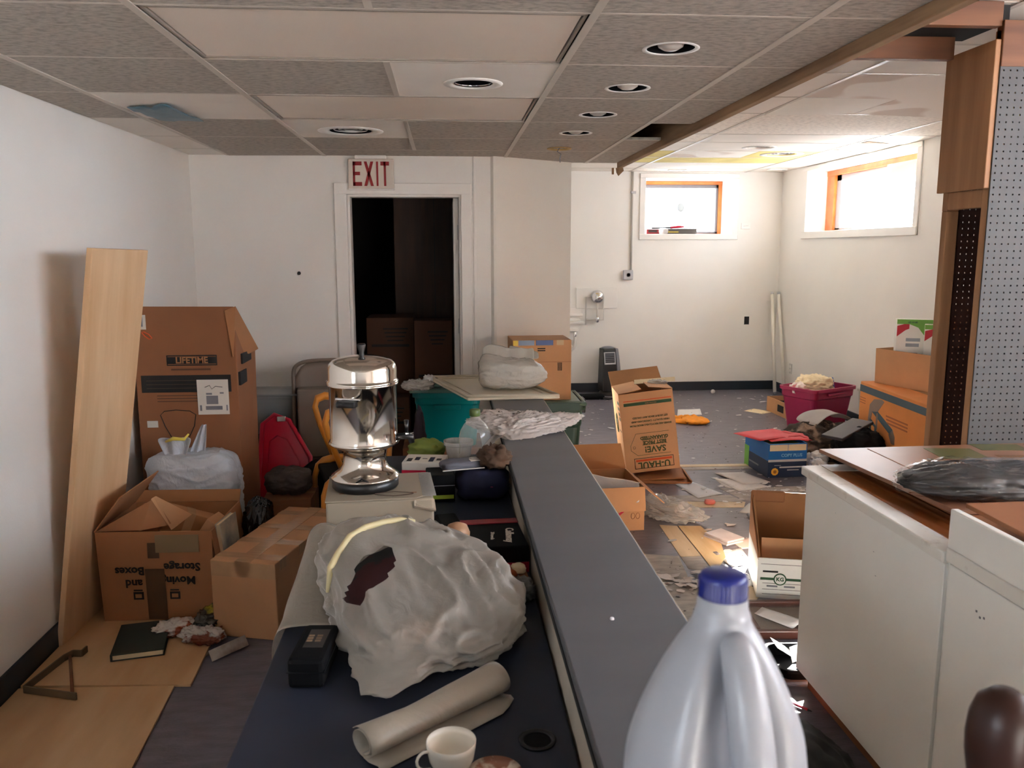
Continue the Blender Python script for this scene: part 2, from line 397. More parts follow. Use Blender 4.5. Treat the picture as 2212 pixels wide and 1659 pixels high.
wall('wall_passage', [((.77, 6.12, 0), (.89, YF, ZT))], WHITE2)
wall('wall_far', [((.77, YF, 0), (2.275, YF + .48, ZT)), ((3.29, YF, 0), (4.2, YF + .48, ZT)), ((2.275, YF, 0), (3.29, YF + .48, 1.825)), ((2.275, YF, 2.455), (3.29, YF + .48, ZT))], WHITE)
wall('wall_right', [((XR, -3.2, 0), (XR + .32, -1.4, ZT)), ((XR, 2.5, 0), (XR + .32, 6.76, ZT)), ((XR, -1.4, 0), (XR + .32, 2.5, 1.60)), ((XR, -1.4, 2.5), (XR + .32, 2.5, ZT)), ((XR, 8.87, 0), (XR + .32, YF, ZT)), ((XR, 6.76, 0), (XR + .32, 8.87, 1.835)), ((XR, 6.76, 2.475), (XR + .32, 8.87, ZT))], WHITE)
wall('wall_near', [((XL, YN - .2, 0), (XR, YN, ZT))], WHITE)
wall('wall_closet', [((XL, 8.2, 0), (.77, 8.3, ZT)), ((.70, 6.2, 0), (.77, 8.2, ZT)), ((.28, 6.2, 0), (.77, 6.25, ZT)), ((XL, 5.83, 0), (XL + .02, 8.2, ZT))], DARK)  # walls coloured near black so the doorway interior looks unlit
b = B()
for lo, hi in (((XL, YN, 0), (XL + .012, 5.69, .105)),): b.box(lo, hi)
S(b.build('baseboard_left', BASE, None, .004))
S(bx('baseboard_far', (.9, YF - .014, 0), (XR, YF, .105), BASE, None, .004))
S(bx('baseboard_right', (XR - .014, YN, 0), (XR, YF, .105), BASE, None, .004))
S(bx('baseboard_back', (XL + .02, YD - .012, 0), (-.75, YD, .105), BASE, None, .004))

# door frame and leaf
d1 = S(T('door_1', 'white painted door casing under the red exit sign', None)); del d1['label']
for nm, lo, hi in (('casing', (-.738, 5.68, 0), (-.655, 5.70, 2.09)), ('casing', (.098, 5.68, 0), (.172, 5.70, 2.09)), ('casing', (-.738, 5.678, 2.015), (.172, 5.70, 2.09)),
                   ('jamb', (-.655, 5.70, 0), (-.635, 5.83, 2.02)), ('jamb', (.085, 5.70, 0), (.105, 5.83, 2.02)), ('jamb', (-.655, 5.70, 2.0), (.105, 5.83, 2.02))):
    bx(nm, lo, hi, TRIM, d1, .006)
leaf = bx('door_leaf', (.048, 5.79, .01), (.083, 6.55, 2.0), TRIM, d1, .003)
for z in (.3, 1.08, 1.72): bx('hinge', (.076, 5.775, z), (.090, 5.80, z + .1), SILVER, leaf, .002)
S(bx('trim_1', (.183, 5.688, 0), (.200, 5.70, 2.265), TRIM, None, .003))

# ------------------------------------------------------------------ ceilings
ceil = wall('ceiling', [((-2, -3.3, ZT), (4.6, 10.2, ZT + .1))], DARK)
def tile(x0, x1, y0, y1, z, mat, hole=None, dz=(0, 0), g=.0025):
    x0 += g; x1 -= g; y0 += g; y1 -= g; b = B()
    if not hole:
        pts = [(x0, y0, z), (x1, y0, z), (x1, y1, z + dz[1]), (x0, y1, z + dz[0])]
        b.prism(pts, (0, 0, .016))
    else:
        cx, cy, r = hole; an = sorted([2 * pi * k / 28 for k in range(28)] + [math.atan2(yy - cy, xx - cx) % (2 * pi) for xx in (x0, x1) for yy in (y0, y1)]); P = []
        for a in an:
            c_, s_ = cos(a), sin(a); t = min(((x1 if c_ > 0 else x0) - cx) / c_ if abs(c_) > 1e-9 else 9, ((y1 if s_ > 0 else y0) - cy) / s_ if abs(s_) > 1e-9 else 9)
            P.append(((cx + c_ * t, cy + s_ * t), (cx + r * c_, cy + r * s_)))
        V = [[b.bm.verts.new((*q, zz)) for q in (o, i) for zz in (z, z + .016)] for o, i in P]; n = len(V)
        for k in range(n):
            A, Q = V[k], V[(k + 1) % n]
            b.bm.faces.new((A[0], Q[0], Q[2], A[2])); b.bm.faces.new((A[1], A[3], Q[3], Q[1])); b.bm.faces.new((A[2], Q[2], Q[3], A[3])); b.bm.faces.new((A[0], A[1], Q[1], Q[0]))
    return b.build('ceiling_tile', mat, ceil, .0015 if not hole else 0)
def tee(x0, x1, y0, y1, z, w=.024):
    if x1 - x0 > y1 - y0: lo, hi = (x0, y0 - w / 2, z), (x1, y0 + w / 2, z + .003)
    else: lo, hi = (x0 - w / 2, y0, z), (x0 + w / 2, y1, z + .003)
    return bx('grid_tee', lo, hi, TEE, ceil, 0)
rowsL = [-2.9, -2.62, -2.0, -1.39, -.77, -.16, .45, 1.06, 1.67, 2.29, 2.90, 3.52, 4.17, 4.80, 5.36, 6.06]
colsL = [XL, -1.405, -.79, .40, 1.0, 1.226]
for x in (-1.405, -.79, .40, 1.0): tee(x, x, YN, 5.70 if x < .4 else 6.05, ZL - .003)
for k in range(1, len(rowsL) - 1):
    for a, e in zip(colsL, colsL[1:]): tee(a + .012, e - .012, rowsL[k], rowsL[k], ZL - .001, .012)
cans = [(.700, 2.655), (.703, 3.292), (.703, 3.925), (.694, 4.535)]
for j in range(len(rowsL) - 1):
    y0, y1 = rowsL[j], rowsL[j + 1]
    for i in range(5):
        x0, x1 = colsL[i], colsL[i + 1]
        if i < 3 and y1 > 6: y1c = 5.70
        else: y1c = y1
        m = TILE; hole = None; dz = (0, 0)
        if i == 4 and abs(y0 - 4.17) < .01: continue                      # the missing tile
        if i == 1 and abs(y0 - 3.52) < .01: m = TILE2
        if i == 0 and y0 > 4.1: m = TILE2
        if i == 1 and y0 > 4.7: dz = (-.004, .0)
        if i == 2:
            if abs(y0 - 2.29) < .01 or abs(y0 - 3.52) < .01: continue       # light panels
            if y0 > 2.5 and y0 < 5.3 or y1 < 2.3:
                xm = -.19; tee(xm, xm, y0, y1c, ZL - .002, .022)
                L, Rr = (TILE, TILE2) if abs(y0 - 2.9) < .01 else ((TILE2, TILE) if abs(y0 - 4.17) < .01 else (TILE, TILE))
                tile(x0, xm, y0, y1c, ZL, L, (-.49, 4.545, .15) if abs(y0 - 4.17) < .01 else None)
                tile(xm, x1, y0, y1c, ZL, Rr, (.108, 3.25, .075) if abs(y0 - 2.9) < .01 else None); continue
        if i == 3:
            for c in cans:
                if y0 < c[1] < y1: hole = (c[0], c[1], .0745)
            if abs(y0 - 4.80) < .01: hole = (.696, 5.207, .055)
        tile(x0, x1, y0, y1c, ZL, m, hole, dz)
colsF = [1.262, 2.085, 3.43, XR]; rowsF = [-2.9, -2.46, -1.85, -1.24, -.63, -.02, .59, 1.20, 1.81, 2.42, 3.03, 3.64, 4.25, 4.92, 5.50, 6.48, 6.97, 7.55, 8.10, 8.59, 9.2, YF]
for x in (2.085, 3.43): tee(x, x, YN, YF, ZF - .004, .026)
for k in range(1, len(rowsF) - 1): tee(.9 if rowsF[k] > 6.1 else 1.262, XR, rowsF[k], rowsF[k], ZF - .002, .016)
for j in range(len(rowsF) - 1):
    y0, y1 = rowsF[j], rowsF[j + 1]
    for i in range(3):
        x0, x1 = colsF[i], colsF[i + 1]; m = TILE2 if (i + j) % 3 else TILEF; hole = None; dz = (0, 0)
        if 3.0 < y0 < 4.9: m = TILE2  # paler tile chosen here to stand in for light bounced off the floor
        if i == 0 and y1 > 6.1: x0 = .89 if y0 > 6.1 else 1.262
        if y0 == 4.25 and i == 1: m = TILES; dz = (0, -.015)
        if y0 == 4.92 and i == 1:
            tile(x0, 2.68, y0, y1, ZF, TILE3, dz=(-.012, 0)); tile(2.68, x1, y0, y1, ZF, TILES, dz=(0, -.02)); continue
        if y0 == 4.92 and i == 2: m = TILEY
        if y0 == 5.50: m = TILEF
        if y0 in (7.55, 8.10) and i < 2: m = TILEY
        if y0 == 6.97 and i == 1: m = TILE2; hole = (2.735, 7.3, .09)
        if y0 == 7.55 and i == 1:
            tile(x0, 2.85, y0, y1, ZF, TILES); tile(2.85, x1, y0, y1, ZF, TILEY, (3.14, 7.80, .12)); continue
        if i == 2 and y0 in (6.48, 6.97): dz = (.03, -.01); m = TILE3
        tile(x0, x1, y0, y1, ZF, m, hole, dz)
S(bx('trim_2', (1.226, -2.9, 2.228), (1.262, 6.05, ZT), LUMBERY, None, .004))          # long beam between the two ceilings
S(bx('trim_3', (.90, 6.05, ZL), (1.262, 6.065, ZT), WHITE2, None, .002))               # riser closing the lower ceiling
t = T('splintered_batten', 'splintered wood end hanging from the far end of the ceiling beam', 'batten', (1.235, 6.02, 2.228))
B().prism([(-.02, 0, 0), (.03, 0, 0), (.035, 0, -.02), (.0, 0, -.055), (-.015, 0, -.03)], (0, .02, 0)).build('splinter', LUMBERY, t)
bx('nail_strip', (-.05, .0, -.045), (-.035, .012, .0), LUMBER, t, .002)

# ceiling fittings
def light_panel(y0, y1, lab):
    t = T('ceiling_light_panel', lab, 'ceiling light', (-.195, (y0 + y1) / 2, ZL), 0, 'unlit recessed light panels')
    hx, hy = .578, (y1 - y0) / 2 - .014; b = B()
    for lo, hi in (((-hx, -hy, -.001), (hx, -hy + .010, .03)), ((-hx, hy - .010, -.001), (hx, hy, .03)), ((-hx, -hy, -.001), (-hx + .010, hy, .03)), ((hx - .010, -hy, -.001), (hx, hy, .03))): b.box(lo, hi)
    b.build('frame', M('troffer_frame', lin(150, 138, 126), .5), t, .001)
    bx('diffuser', (-hx + .014, -hy + .014, .004), (hx - .014, hy - .014, .008), M('opal_diffuser', lin(232, 218, 204), .5, .03, 2), t, 0)
light_panel(2.29, 2.90, 'large unlit white light panel in the ceiling nearest the camera')
light_panel(3.52, 4.17, 'unlit white light panel in the ceiling just before the louvred round vent')
def round_vent(x, y, z, r, lab, louvres, grp=None):
    t = T('round_ceiling_vent', lab, 'vent', (x, y, z), 0, grp)
    B().lathe([(r, 0), (r * .99, -.003), (r * .80, -.005), (r * .70, -.002), (r * .64, .012), (r * .9, .004)], closed=True).build('collar', TRIM, t, smooth=True)
    B().lathe([(r * .63, .0), (r * .63, .12), (0, .12)], ).build('duct', BLACKM, t, smooth=True)
    if louvres:
        for q in (.50, .34, .18): B().lathe([(r * q, .004), (r * (q + .07), .014), (r * (q + .07), .016), (r * q, .007)], closed=True).build('louvre', TRIM, t, smooth=True)
    else: B().lathe([(r * .64, .004), (r * .60, .002), (r * .59, .008), (r * .62, .010)], closed=True).build('inner_ring', CHROME, t, smooth=True)
round_vent(.108, 3.25, ZL, .112, 'round ceiling vent with an open black centre and shiny ring', False)
round_vent(-.49, 4.545, ZL, .17, 'round louvred white vent in the ceiling above the exit sign', True)
round_vent(2.735, 7.3, ZF, .15, 'smaller, left vent in the far ceiling beside yellow insulation', True)
round_vent(3.14, 7.80, ZF, .20, 'larger, right vent in the far ceiling in front of the bright window', True)
ordn = ['nearest the camera', 'second from the camera', 'third from the camera', 'farthest from the camera']
for k, (x, y) in enumerate(cans):
    t = T('recessed_downlight', 'round recessed ceiling spotlight with white rim, ' + ordn[k], 'ceiling light', (x, y, ZL), 0, 'row of recessed spotlights')
    B().lathe([(.074, .0), (.088, -.001), (.0885, -.0025), (.076, -.003), (.0735, .0)], closed=True).build('rim', TRIM, t, smooth=True)
    B().lathe([(.074, .0), (.074, .10), (0, .10)]).build('can', BLACKM, t, smooth=True)
    B().lathe([(0, -.008), (.022, -.005), (.038, .004), (.044, .018), (.040, .04), (.02, .1)]).build('bulb', M('frosted_bulb', lin(190, 182, 174), .25), t, smooth=True)
t = T('bare_wire_fitting', 'yellowed light opening with a loose dangling wire', 'wire', (.696, 5.207, ZL))
B().lathe([(.054, .002), (.075, -.002), (.075, -.007), (.054, -.005)], closed=True).build('ring', M('yellowed_ring', lin(196, 164, 100), .6), t, smooth=True)
B().tube([(.0, 0, .05), (.0, .0, .0), (-.012, 0, -.02), (.012, 0, -.035), (.004, 0, -.06), (.006, 0, -.085)], .0035, 6).build('wire', GREYP, t, smooth=True)
b = B(); G = []
for i in range(6):
    G.append([(-1.36 + .2 * j / 7 + .02 * i / 5 - .0, 3.83 + .35 * i / 5 - .10 * (j / 7) * (1 - i / 5) + .04 * noise.noise((i * .7, j * .6, 1)), ZL - .006 - .018 * abs(noise.noise((i * .5, j * .9, 3)))) for j in range(8)])
tag(b.grid(G).build('blue_tape_patch', M('blue_tape', lin(92, 124, 140), .4, .12, 14, (1, 4, 1)), None, thick=.002, smooth=True), 'torn blue tape patch stuck on the ceiling above the left wall', 'tape')
t = T('plenum_pipe', 'dark pipe glimpsed through the missing ceiling tile', 'pipe', (1.08, 4.6, 2.5))
B().tube([(-.3, .1, 0), (.13, .14, 0)], .03, 12).build('pipe', BROWNDARK, t, smooth=True)
for x, y, lab in ((2.57, 9.34, 'flat white plate in the far ceiling above the small window'), (3.66, 9.20, 'flat white plate in the far ceiling corner by right window')):
    t = T('ceiling_plate', lab, 'plate', (x, y, ZF)); bx('cover', (-.10, -.05, -.012), (.10, .05, -.001), TRIM, t, .004); bx('slot', (.06, -.02, -.014), (.09, .02, -.011), GREYP, t, 0)

# ------------------------------------------------------------------ windows
w1 = S(T('window_1', None, None)); w2 = S(T('window_2', None, None))
for lo, hi in (((2.207, 9.545, 1.765), (2.275, YF, 2.51)), ((3.29, 9.545, 1.765), (3.364, YF, 2.51)), ((2.207, 9.54, 1.765), (3.364, YF, 1.83)), ((2.207, 9.54, 2.455), (3.364, YF, 2.51))): bx('casing', lo, hi, TRIM, w1, .006)
for lo, hi in (((3.25, 9.93, 1.83), (3.289, 10.02, 2.45)), ((2.277, 9.93, 1.83), (2.31, 10.02, 2.45)), ((2.277, 9.925, 2.415), (3.288, 10.02, 2.453)), ((2.277, 9.93, 1.826), (3.288, 10.02, 1.84))): bx('wood_frame', lo, hi, ORANGEW, w1, .004)
for lo, hi in (((3.222, 9.95, 1.84), (3.25, 10.0, 2.415)), ((2.31, 9.95, 1.84), (2.33, 10.0, 2.415)), ((2.31, 9.95, 2.375), (3.25, 10.0, 2.415)), ((2.31, 9.95, 1.84), (3.25, 10.0, 1.865))): bx('sash', lo, hi, GREYP, w1, .003)
bx('pane', (2.33, 9.972, 1.865), (3.222, 9.976, 2.375), GLASS1, w1, 0)
bx('glazing_bar', (2.33, 9.96, 2.315), (3.222, 9.972, 2.319), SILVER, w1, 0)
for lo, hi in (((XR - .015, 6.69, 1.765), (XR, 6.76, 2.52)), ((XR - .015, 8.87, 1.765), (XR, 8.955, 2.52)), ((XR - .02, 6.69, 1.765), (XR, 8.955, 1.84)), ((XR - .02, 6.69, 2.475), (XR, 8.955, 2.522))): bx('casing', lo, hi, TRIM, w2, .006)
for lo, hi in (((4.09, 8.70, 1.838), (4.2, 8.868, 2.472)), ((4.09, 6.762, 1.838), (4.2, 6.83, 2.472)), ((4.085, 6.762, 2.42), (4.2, 8.868, 2.474)), ((4.09, 6.762, 1.836), (4.2, 8.868, 1.855))): bx('wood_frame', lo, hi, ORANGEW, w2, .004)
for lo, hi in (((4.12, 8.60, 1.855), (4.18, 8.70, 2.42)), ((4.12, 6.83, 1.855), (4.18, 6.88, 2.42)), ((4.12, 6.83, 2.36), (4.18, 8.70, 2.42)), ((4.12, 6.83, 1.855), (4.18, 8.70, 1.875))): bx('sash', lo, hi, SILVER, w2, .003)
bx('pane', (4.148, 6.88, 1.875), (4.152, 8.60, 2.36), GLASS2, w2, 0)
w3 = S(T('fill_window_3', None, None))  # unseen window, added to light the left wall and foreground
for lo, hi in (((4.09, -1.4, 1.6), (4.2, -1.33, 2.5)), ((4.09, 2.43, 1.6), (4.2, 2.5, 2.5)), ((4.09, -1.4, 2.43), (4.2, 2.5, 2.5)), ((4.09, -1.4, 1.6), (4.2, 2.5, 1.65)), ((4.09, .52, 1.65), (4.2, .58, 2.43))): bx('wood_frame', lo, hi, ORANGEW, w3, .004)
for y0, y1 in ((-1.33, .52), (.58, 2.43)): bx('pane', (4.148, y0, 1.65), (4.152, y1, 2.43), GLASS, w3, 0)
w4 = S(T('fill_window_4', None, None))  # unseen window behind the camera, added to brighten the cabinet fronts
for lo, hi in (((-1.82, -1.7, 1.4), (-1.74, -1.65, 2.0)), ((-1.82, -.45, 1.4), (-1.74, -.4, 2.0)), ((-1.82, -1.7, 1.95), (-1.74, -.4, 2.0)), ((-1.82, -1.7, 1.4), (-1.74, -.4, 1.45))): bx('frame', lo, hi, TRIM, w4, .004)
bx('pane', (-1.782, -1.65, 1.45), (-1.778, -.45, 1.95), GLASS, w4, 0)
t = T('window_sensor', 'small grey oval sensor stuck to the far window pane', 'sensor', (2.80, 9.966, 2.15))
B().lathe([(0, 0), (.03, 0), (.042, .004), (.042, .012)], seg=20, sy=1.25).build('housing', M('sensor_grey', lin(150, 160, 164), .5), t, smooth=True).rotation_euler.x = radians(90)
b = B(); G = [[(4.07 - .01 * j, 7.12 - .42 * i / 6 + 0.0, 2.43 - (.05 + .20 * (1 - i / 6) + .05 * noise.noise((i * .8, 2, 0))) * j / 5) for j in range(6)] for i in range(7)]
G = [[(4.08 - .006 * j, 7.62 - .80 * i / 8, 2.425 - (.27 - .022 * i + .05 * noise.noise((i * 1.1, 2.0, 0.5))) * j / 5) for j in range(6)] for i in range(9)]
tag(b.grid(G).build('torn_shade', FILM('torn_shade_paper', lin(228, 206, 176), .97, .5, .22), None, thick=.0015, smooth=True), 'torn beige paper shade hanging from the top of the right window', 'shade')
t = T('toolbox_clutter', 'flat dark grey carton lying on the far window sill', 'box', (2.68, 9.66, 1.83))
bx('body', (-.16, -.05, 0), (.22, .05, .062), M('sill_box_grey', lin(84, 78, 74), .6), t, .004, Matrix.Rotation(radians(-4), 4, 'Z')); bx('stripe', (-.12, -.066, .018), (.0, -.060, .030), M('yellow_print', lin(196, 170, 60), .6), t, 0)
t = T('red_tool', 'red handled tool lying on the dark carton on the window sill', 'tool', (2.62, 9.66, 1.893))
B().tube([(-.24, 0, .004), (-.02, 0, .012)], .009, 8).build('shaft', BLACK, t); B().tube([(-.02, 0, .012), (.08, .01, .02), (.14, .0, .024)], [.012, .016, .012], 8).build('handle', RED, t, smooth=True)
t = T('small_red_box', 'small red and black box at the left end of window sill', 'box', (2.38, 9.66, 1.83)); bx('body', (-.07, -.05, 0), (.08, .05, .055), REDD, t, .004); bx('band', (-.05, -.052, .02), (.05, -.0495, .045), BLACK, t, 0)
t = T('clear_pouch', 'small clear plastic pouch on the window sill between the boxes', 'pouch', (2.505, 9.63, 1.83)); blob('pouch', CLEARW, t, (0, 0, 0), (.12, .07, .07), 3, .004, 3, .006, 5, seed=3, sub=3)

# ------------------------------------------------------------------ wall fittings
t = T('exit_sign', 'white exit sign with red letters above the dark doorway', 'sign', (-.486, 5.70, 2.146))
bx('panel', (-.149, -.044, -.096), (.149, -.026, .096), M('sign_white', lin(214, 204, 192), .5), t, .006)
bx('back_box', (-.12, -.026, -.07), (.12, 0, .08), TRIM, t, .003); bx('bottom_lip', (-.15, -.05, -.104), (.15, -.02, -.094), TRIM, t, .003)
bx('ceiling_mount', (-.105, -.05, .096), (.10, -.012, .118), TRIM, t, .004)
SR = M('sign_red', lin(150, 22, 26), .5)
EX = {'E': [((0, 0), (.24, 1)), ((0, .84), (1, 1)), ((0, .44), (.8, .58)), ((0, 0), (1, .16))], 'I': [((.3, 0), (.62, 1))], 'T': [((0, .84), (1, 1)), ((.37, 0), (.63, 1))]}
def sgn(ch, x0, w):
    b = B(); z0, h = -.078, .156
    if ch == 'X':
        for s_ in (0, 1):
            a, e = (0, .7) if s_ == 0 else (.7, 0)
            b.prism([(x0 + w * a, -.0445, z0), (x0 + w * (a + .3), -.0445, z0), (x0 + w * (e + .3), -.0445, z0 + h), (x0 + w * e, -.0445, z0 + h)], (0, -.0015, 0))
    else:
        for (a, c_), (e, f) in EX[ch]: b.box((x0 + w * a, -.046, z0 + h * c_), (x0 + w * e, -.0442, z0 + h * f))
    b.build('letter', SR, t)
sgn('E', -.118, .058); sgn('X', -.046, .062); sgn('I', .022, .040); sgn('T', .062, .056)
t = T('wall_hole_plug', 'small black hole in the white wall left of the door', 'hole', (-.985, 5.70, 1.50)); B().lathe([(0, 0), (.010, 0), (.012, .003), (0, .004)], seg=12).build('rim', BLACK, t).rotation_euler.x = radians(90)
t = T('junction_box', 'grey electrical box on the far wall below its conduit', 'electrical box', (2.085, YF, 1.365))
bx('box', (-.056, -.05, -.056), (.056, 0, .056), SILVER, t, .008); B().lathe([(0, 0), (.02, 0), (.022, .006)], seg=16).build('cover_screw', GREYP, t).matrix_local = Matrix.Translation((0, -.05, 0)) @ Matrix.Rotation(radians(90), 4, 'X')
B().tube([(.035, -.015, .056), (.035, -.015, 1.16)], .011, 10).build('conduit', M('painted_conduit', lin(190, 184, 176), .5), t, smooth=True)
bx('strap', (.015, -.03, .92), (.075, 0, .945), SILVER, t, .003)
t = T('wall_plate', 'blank white wall plate right of the small far window', 'wall plate', (3.46, YF, 1.92)); bx('plate', (-.055, -.008, -.036), (.055, 0, .036), TRIM, t, .004); B().tube([(-.03, -.009, 0), (.03, -.009, .004)], .002, 6).build('screw', LGREY, t)
t = T('open_outlet', 'dark empty outlet opening in the far wall', 'outlet', (3.52, YF, .826)); bx('recess', (-.029, -.003, -.046), (.029, 0, .046), BLACK, t, .001); bx('lip', (-.031, -.004, -.049), (.031, -.001, -.045), GREYP, t, 0)
t = T('outlet_cover', 'white outlet cover low on the right wall behind the tubes', 'outlet', (XR, 9.07, .315)); bx('plate', (-.008, -.036, -.058), (0, .036, .058), LGREY, t, .003)
for z in (-.022, .022): bx('socket', (-.011, -.017, z - .014), (-.007, .017, z + .014), TRIM, t, .002)
t = T('plumbing_valve', 'round chrome mixing valve with white pipes on the far wall', 'valve', (1.73, YF, 1.115))
bx('backing_board', (-.245, -.02, -.135), (.235, 0, .105), TRIM, t, .004)
PIPE = M('painted_pipe', lin(216, 212, 206), .4)
v = B().lathe([(0, .10), (.03, .098), (.062, .085), (.075, .06), (.078, .03), (.06, .02)], seg=28).build('valve_body', CHROME, t, smooth=True); v.matrix_local = Matrix.Translation((0, 0, 0)) @ Matrix.Rotation(radians(90), 4, 'X')
k = B().lathe([(0, .13), (.028, .128), (.034, .12), (.034, .095)], seg=20).build('knob', CHROME, v, smooth=True)
for p in ([(-.06, -.04, 0), (-.135, -.04, 0), (-.135, -.04, -.32)], [(0, -.04, -.07), (0, -.04, -.26)], [(.07, -.04, -.02), (.07, -.04, -.265), (-.135, -.04, -.265)]): B().tube(p, .010, 8).build('pipe', PIPE, t, smooth=True)
B().lathe([(.012, -.03), (.022, -.02), (.024, .02), (.014, .035)], (0, -.045, -.265), 14).build('shut_off', CHROME, t, smooth=True)
t = T('wall_ledge_trim', 'stacked white wooden ledges at the far wall left edge', 'shelf', (1.36, YF, .85))
for z, w, d in ((.06, .22, .05), (-.03, .24, .06), (.0, .19, .03), (-.12, .17, .05)): bx('shelf_board', (-.3, -d, z - .012), (w - .02, 0, z + .012), TRIM, t, .003)
bx('backboard', (-.3, -.012, -.12), (.18, 0, .15), TRIM, t, .002)
t = T('sink_trap', 'white drain trap and chrome nut below the wall ledges', 'pipe', (1.47, 9.50, .60))
B().lathe([(.014, 0), (.018, .01), (.018, .05), (.012, .055)], (0, 0, .06), 14).build('nut', CHROME, t, smooth=True)
B().tube([(0, 0, .06), (.0, 0, -.02), (-.01, 0, -.07), (-.05, 0, -.10), (-.09, 0, -.08)], [.016, .018, .022, .022, .02], 12).build('bend', PIPE, t, smooth=True)
B().tube([(-.02, .06, .0), (-.02, 0, -.03)], .02, 10).build('outlet_arm', PIPE, t, smooth=True)

# ------------------------------------------------------------------ pegboard partition at right
pt = T('pegboard_partition', 'bare timber partition with grey pegboard faces and an open end', 'partition', (2.0, 3.0, 0))
D = .285
b = bx('end_stud', (0, 0, 0), (.05, .036, 2.43), LUMBER, pt, .003)
bx('end_stud', (0, D - .036, 0), (.05, D, 1.8), LUMBER, pt, .003)
bx('end_stud', (.0, D - .036, 1.8), (.05, D, 2.38), LUMBER, pt, .003)
bx('end_board', (-.022, -.004, 1.872), (-.001, D + .012, 2.395), LUMBER, pt, .003)
bx('end_rail', (0, .036, 1.805), (.045, D - .036, 1.872), LUMBER, pt, .003)
bx('inner_stud', (.30, .04, 0), (.34, D - .02, 2.3), BROWNDARK, pt, 0)
def peg(name, x0, x1, z0, z1, y, mat, parent, t=.006):
    b = B(); p = .0254; nx = int((x1 - x0) / p); nz = int((z1 - z0) / p); r = .0030; V = {}
    fx = lambda i: x0 + (x1 - x0) * i / nx
    fz = lambda j: z0 + (z1 - z0) * j / nz
    for i in range(nx + 1):
        for j in range(nz + 1): V[i, j] = b.bm.verts.new((fx(i), y, fz(j)))
    for i in range(nx):
        for j in range(nz):
            c = ((fx(i) + fx(i + 1)) / 2, (fz(j) + fz(j + 1)) / 2); R = [b.bm.verts.new((c[0] + sx * r, y, c[1] + sz * r)) for sx, sz in ((-1, -1), (1, -1), (1, 1), (-1, 1))]
            Q = [V[i, j], V[i + 1, j], V[i + 1, j + 1], V[i, j + 1]]
            for k in range(4): b.bm.faces.new((Q[k], Q[(k + 1) % 4], R[(k + 1) % 4], R[k]))
    return b.build(name, mat, parent, thick=t, off=0)
peg('pegboard_panel', .0, 1.2, .60, 2.30, -.006, PEG, pt)
peg('pegboard_panel', .052, 1.2, .60, 2.0, D - .004, PEGB, pt)
bx('top_rail', (.0, -.01, 2.30), (1.85, .03, 2.46), LUMBERX, pt, .003)
bx('shelf_back', (.0, -.004, 0), (1.2, .0, .60), PEGB, pt, 0)
S(bx('trim_4', (1.263, 3.0, 2.44), (2.0, 3.04, 2.525), LUMBERX, None, .003))
S(bx('trim_5', (1.263, 3.245, 2.378), (1.977, 3.285, 2.462), LUMBERX, None, .003))
S(bx('gap_shade_board', (1.263, 3.04, 2.464), (2.05, 3.32, 2.524), DARK, None, 0))  # dark board added in place of the shaded hole above the headers

# white cabinets and what lies on them
cb = T('base_cabinet', 'long white base cabinet with a brown varnished top', 'cabinet', (1.30, 1.99, 0))
bx('carcass', (.012, .0, .085), (.66, .875, .835), CABW, cb, .002); bx('toe_kick', (.05, .02, 0), (.64, .86, .085), CARDR, cb, 0)
bx('front_panel', (0, .006, .085), (.012, .862, .830), CABW, cb, .002)
for y, z in ((.62, .77), (.36, .73), (.34, .66)): B().lathe([(0, 0), (.004, .001)], (0, y, z), 8).build('screw', GREYP, cb).rotation_euler = (0, 0, 0)
bx('top', (.062, .0, .836), (.66, .878, .866), CABTOP, cb, .002); bx('top_edge', (-.012, .0, .834), (.062, .885, .867), CABWORN, cb, .005)  # white edge strip; window reflection along it is put into the colour
bx('top_end_glare', (.062, .80, .8662), (.20, .886, .8675), CABWORN, cb, 0)  # white patch painted where the varnished top mirrors the bright window
cb2 = T('raised_cabinet', 'white base cabinet with raised back panel nearest the camera', 'cabinet', (1.30, .55, 0))
bx('carcass', (.012, .0, .085), (.66, 1.425, .835), CABW, cb2, .002); bx('toe_kick', (.05, .02, 0), (.64, 1.42, .085), CARDR, cb2, 0)
bx('front_panel', (0, .0, .085), (.012, 1.428, .838), CABW, cb2, .004); bx('worn_rail', (-.006, .0, .842), (.012, 1.436, .880), CABWORN, cb2, .004)
bx('raised_panel', (-.004, .0, .88), (.018, 1.436, .985), CABW, cb2, .004); bx('top', (.018, .0, .836), (.66, 1.436, .866), CABTOP, cb2, .002)
for y, z in ((1.30, .76), (1.285, .75), (1.27, .755)): bx('screw', (-.0015, y, z), (.001, y + .005, z + .005), GREYP, cb2, 0)
def flat_carton(name, lab, z, pts, th, mat, tilt=0, crease=True):
    t = T(name, lab, 'cardboard', (1.66, 2.5, z), 0, 'flattened cartons on the cabinets'); t.rotation_euler = (0, tilt, 0)
    b = B().prism([(x - 1.66, y - 2.5, 0) for x, y in pts], (0, 0, th)); b.build('board', mat, t, .0015)
    return t
f1 = flat_carton('flattened_carton', 'lowest flattened carton sticking out under the others on the cabinet', .868, [(1.475, 2.90), (1.50, 1.75), (2.25, 1.72), (2.28, 2.98)], .010, CARDR)
f2 = flat_carton('flattened_carton', 'middle flattened carton on the cabinet with a ragged edge', .880, [(1.455, 2.93), (1.50, 1.70), (2.30, 1.66), (2.3, 2.99)], .012, CARDR)
f3 = flat_carton('flattened_carton', 'topmost flattened carton with green printed panels on the cabinet', .894, [(1.39, 2.955), (1.452, 2.20), (2.25, 2.16), (2.4, 2.99)], .014, SHEETC)
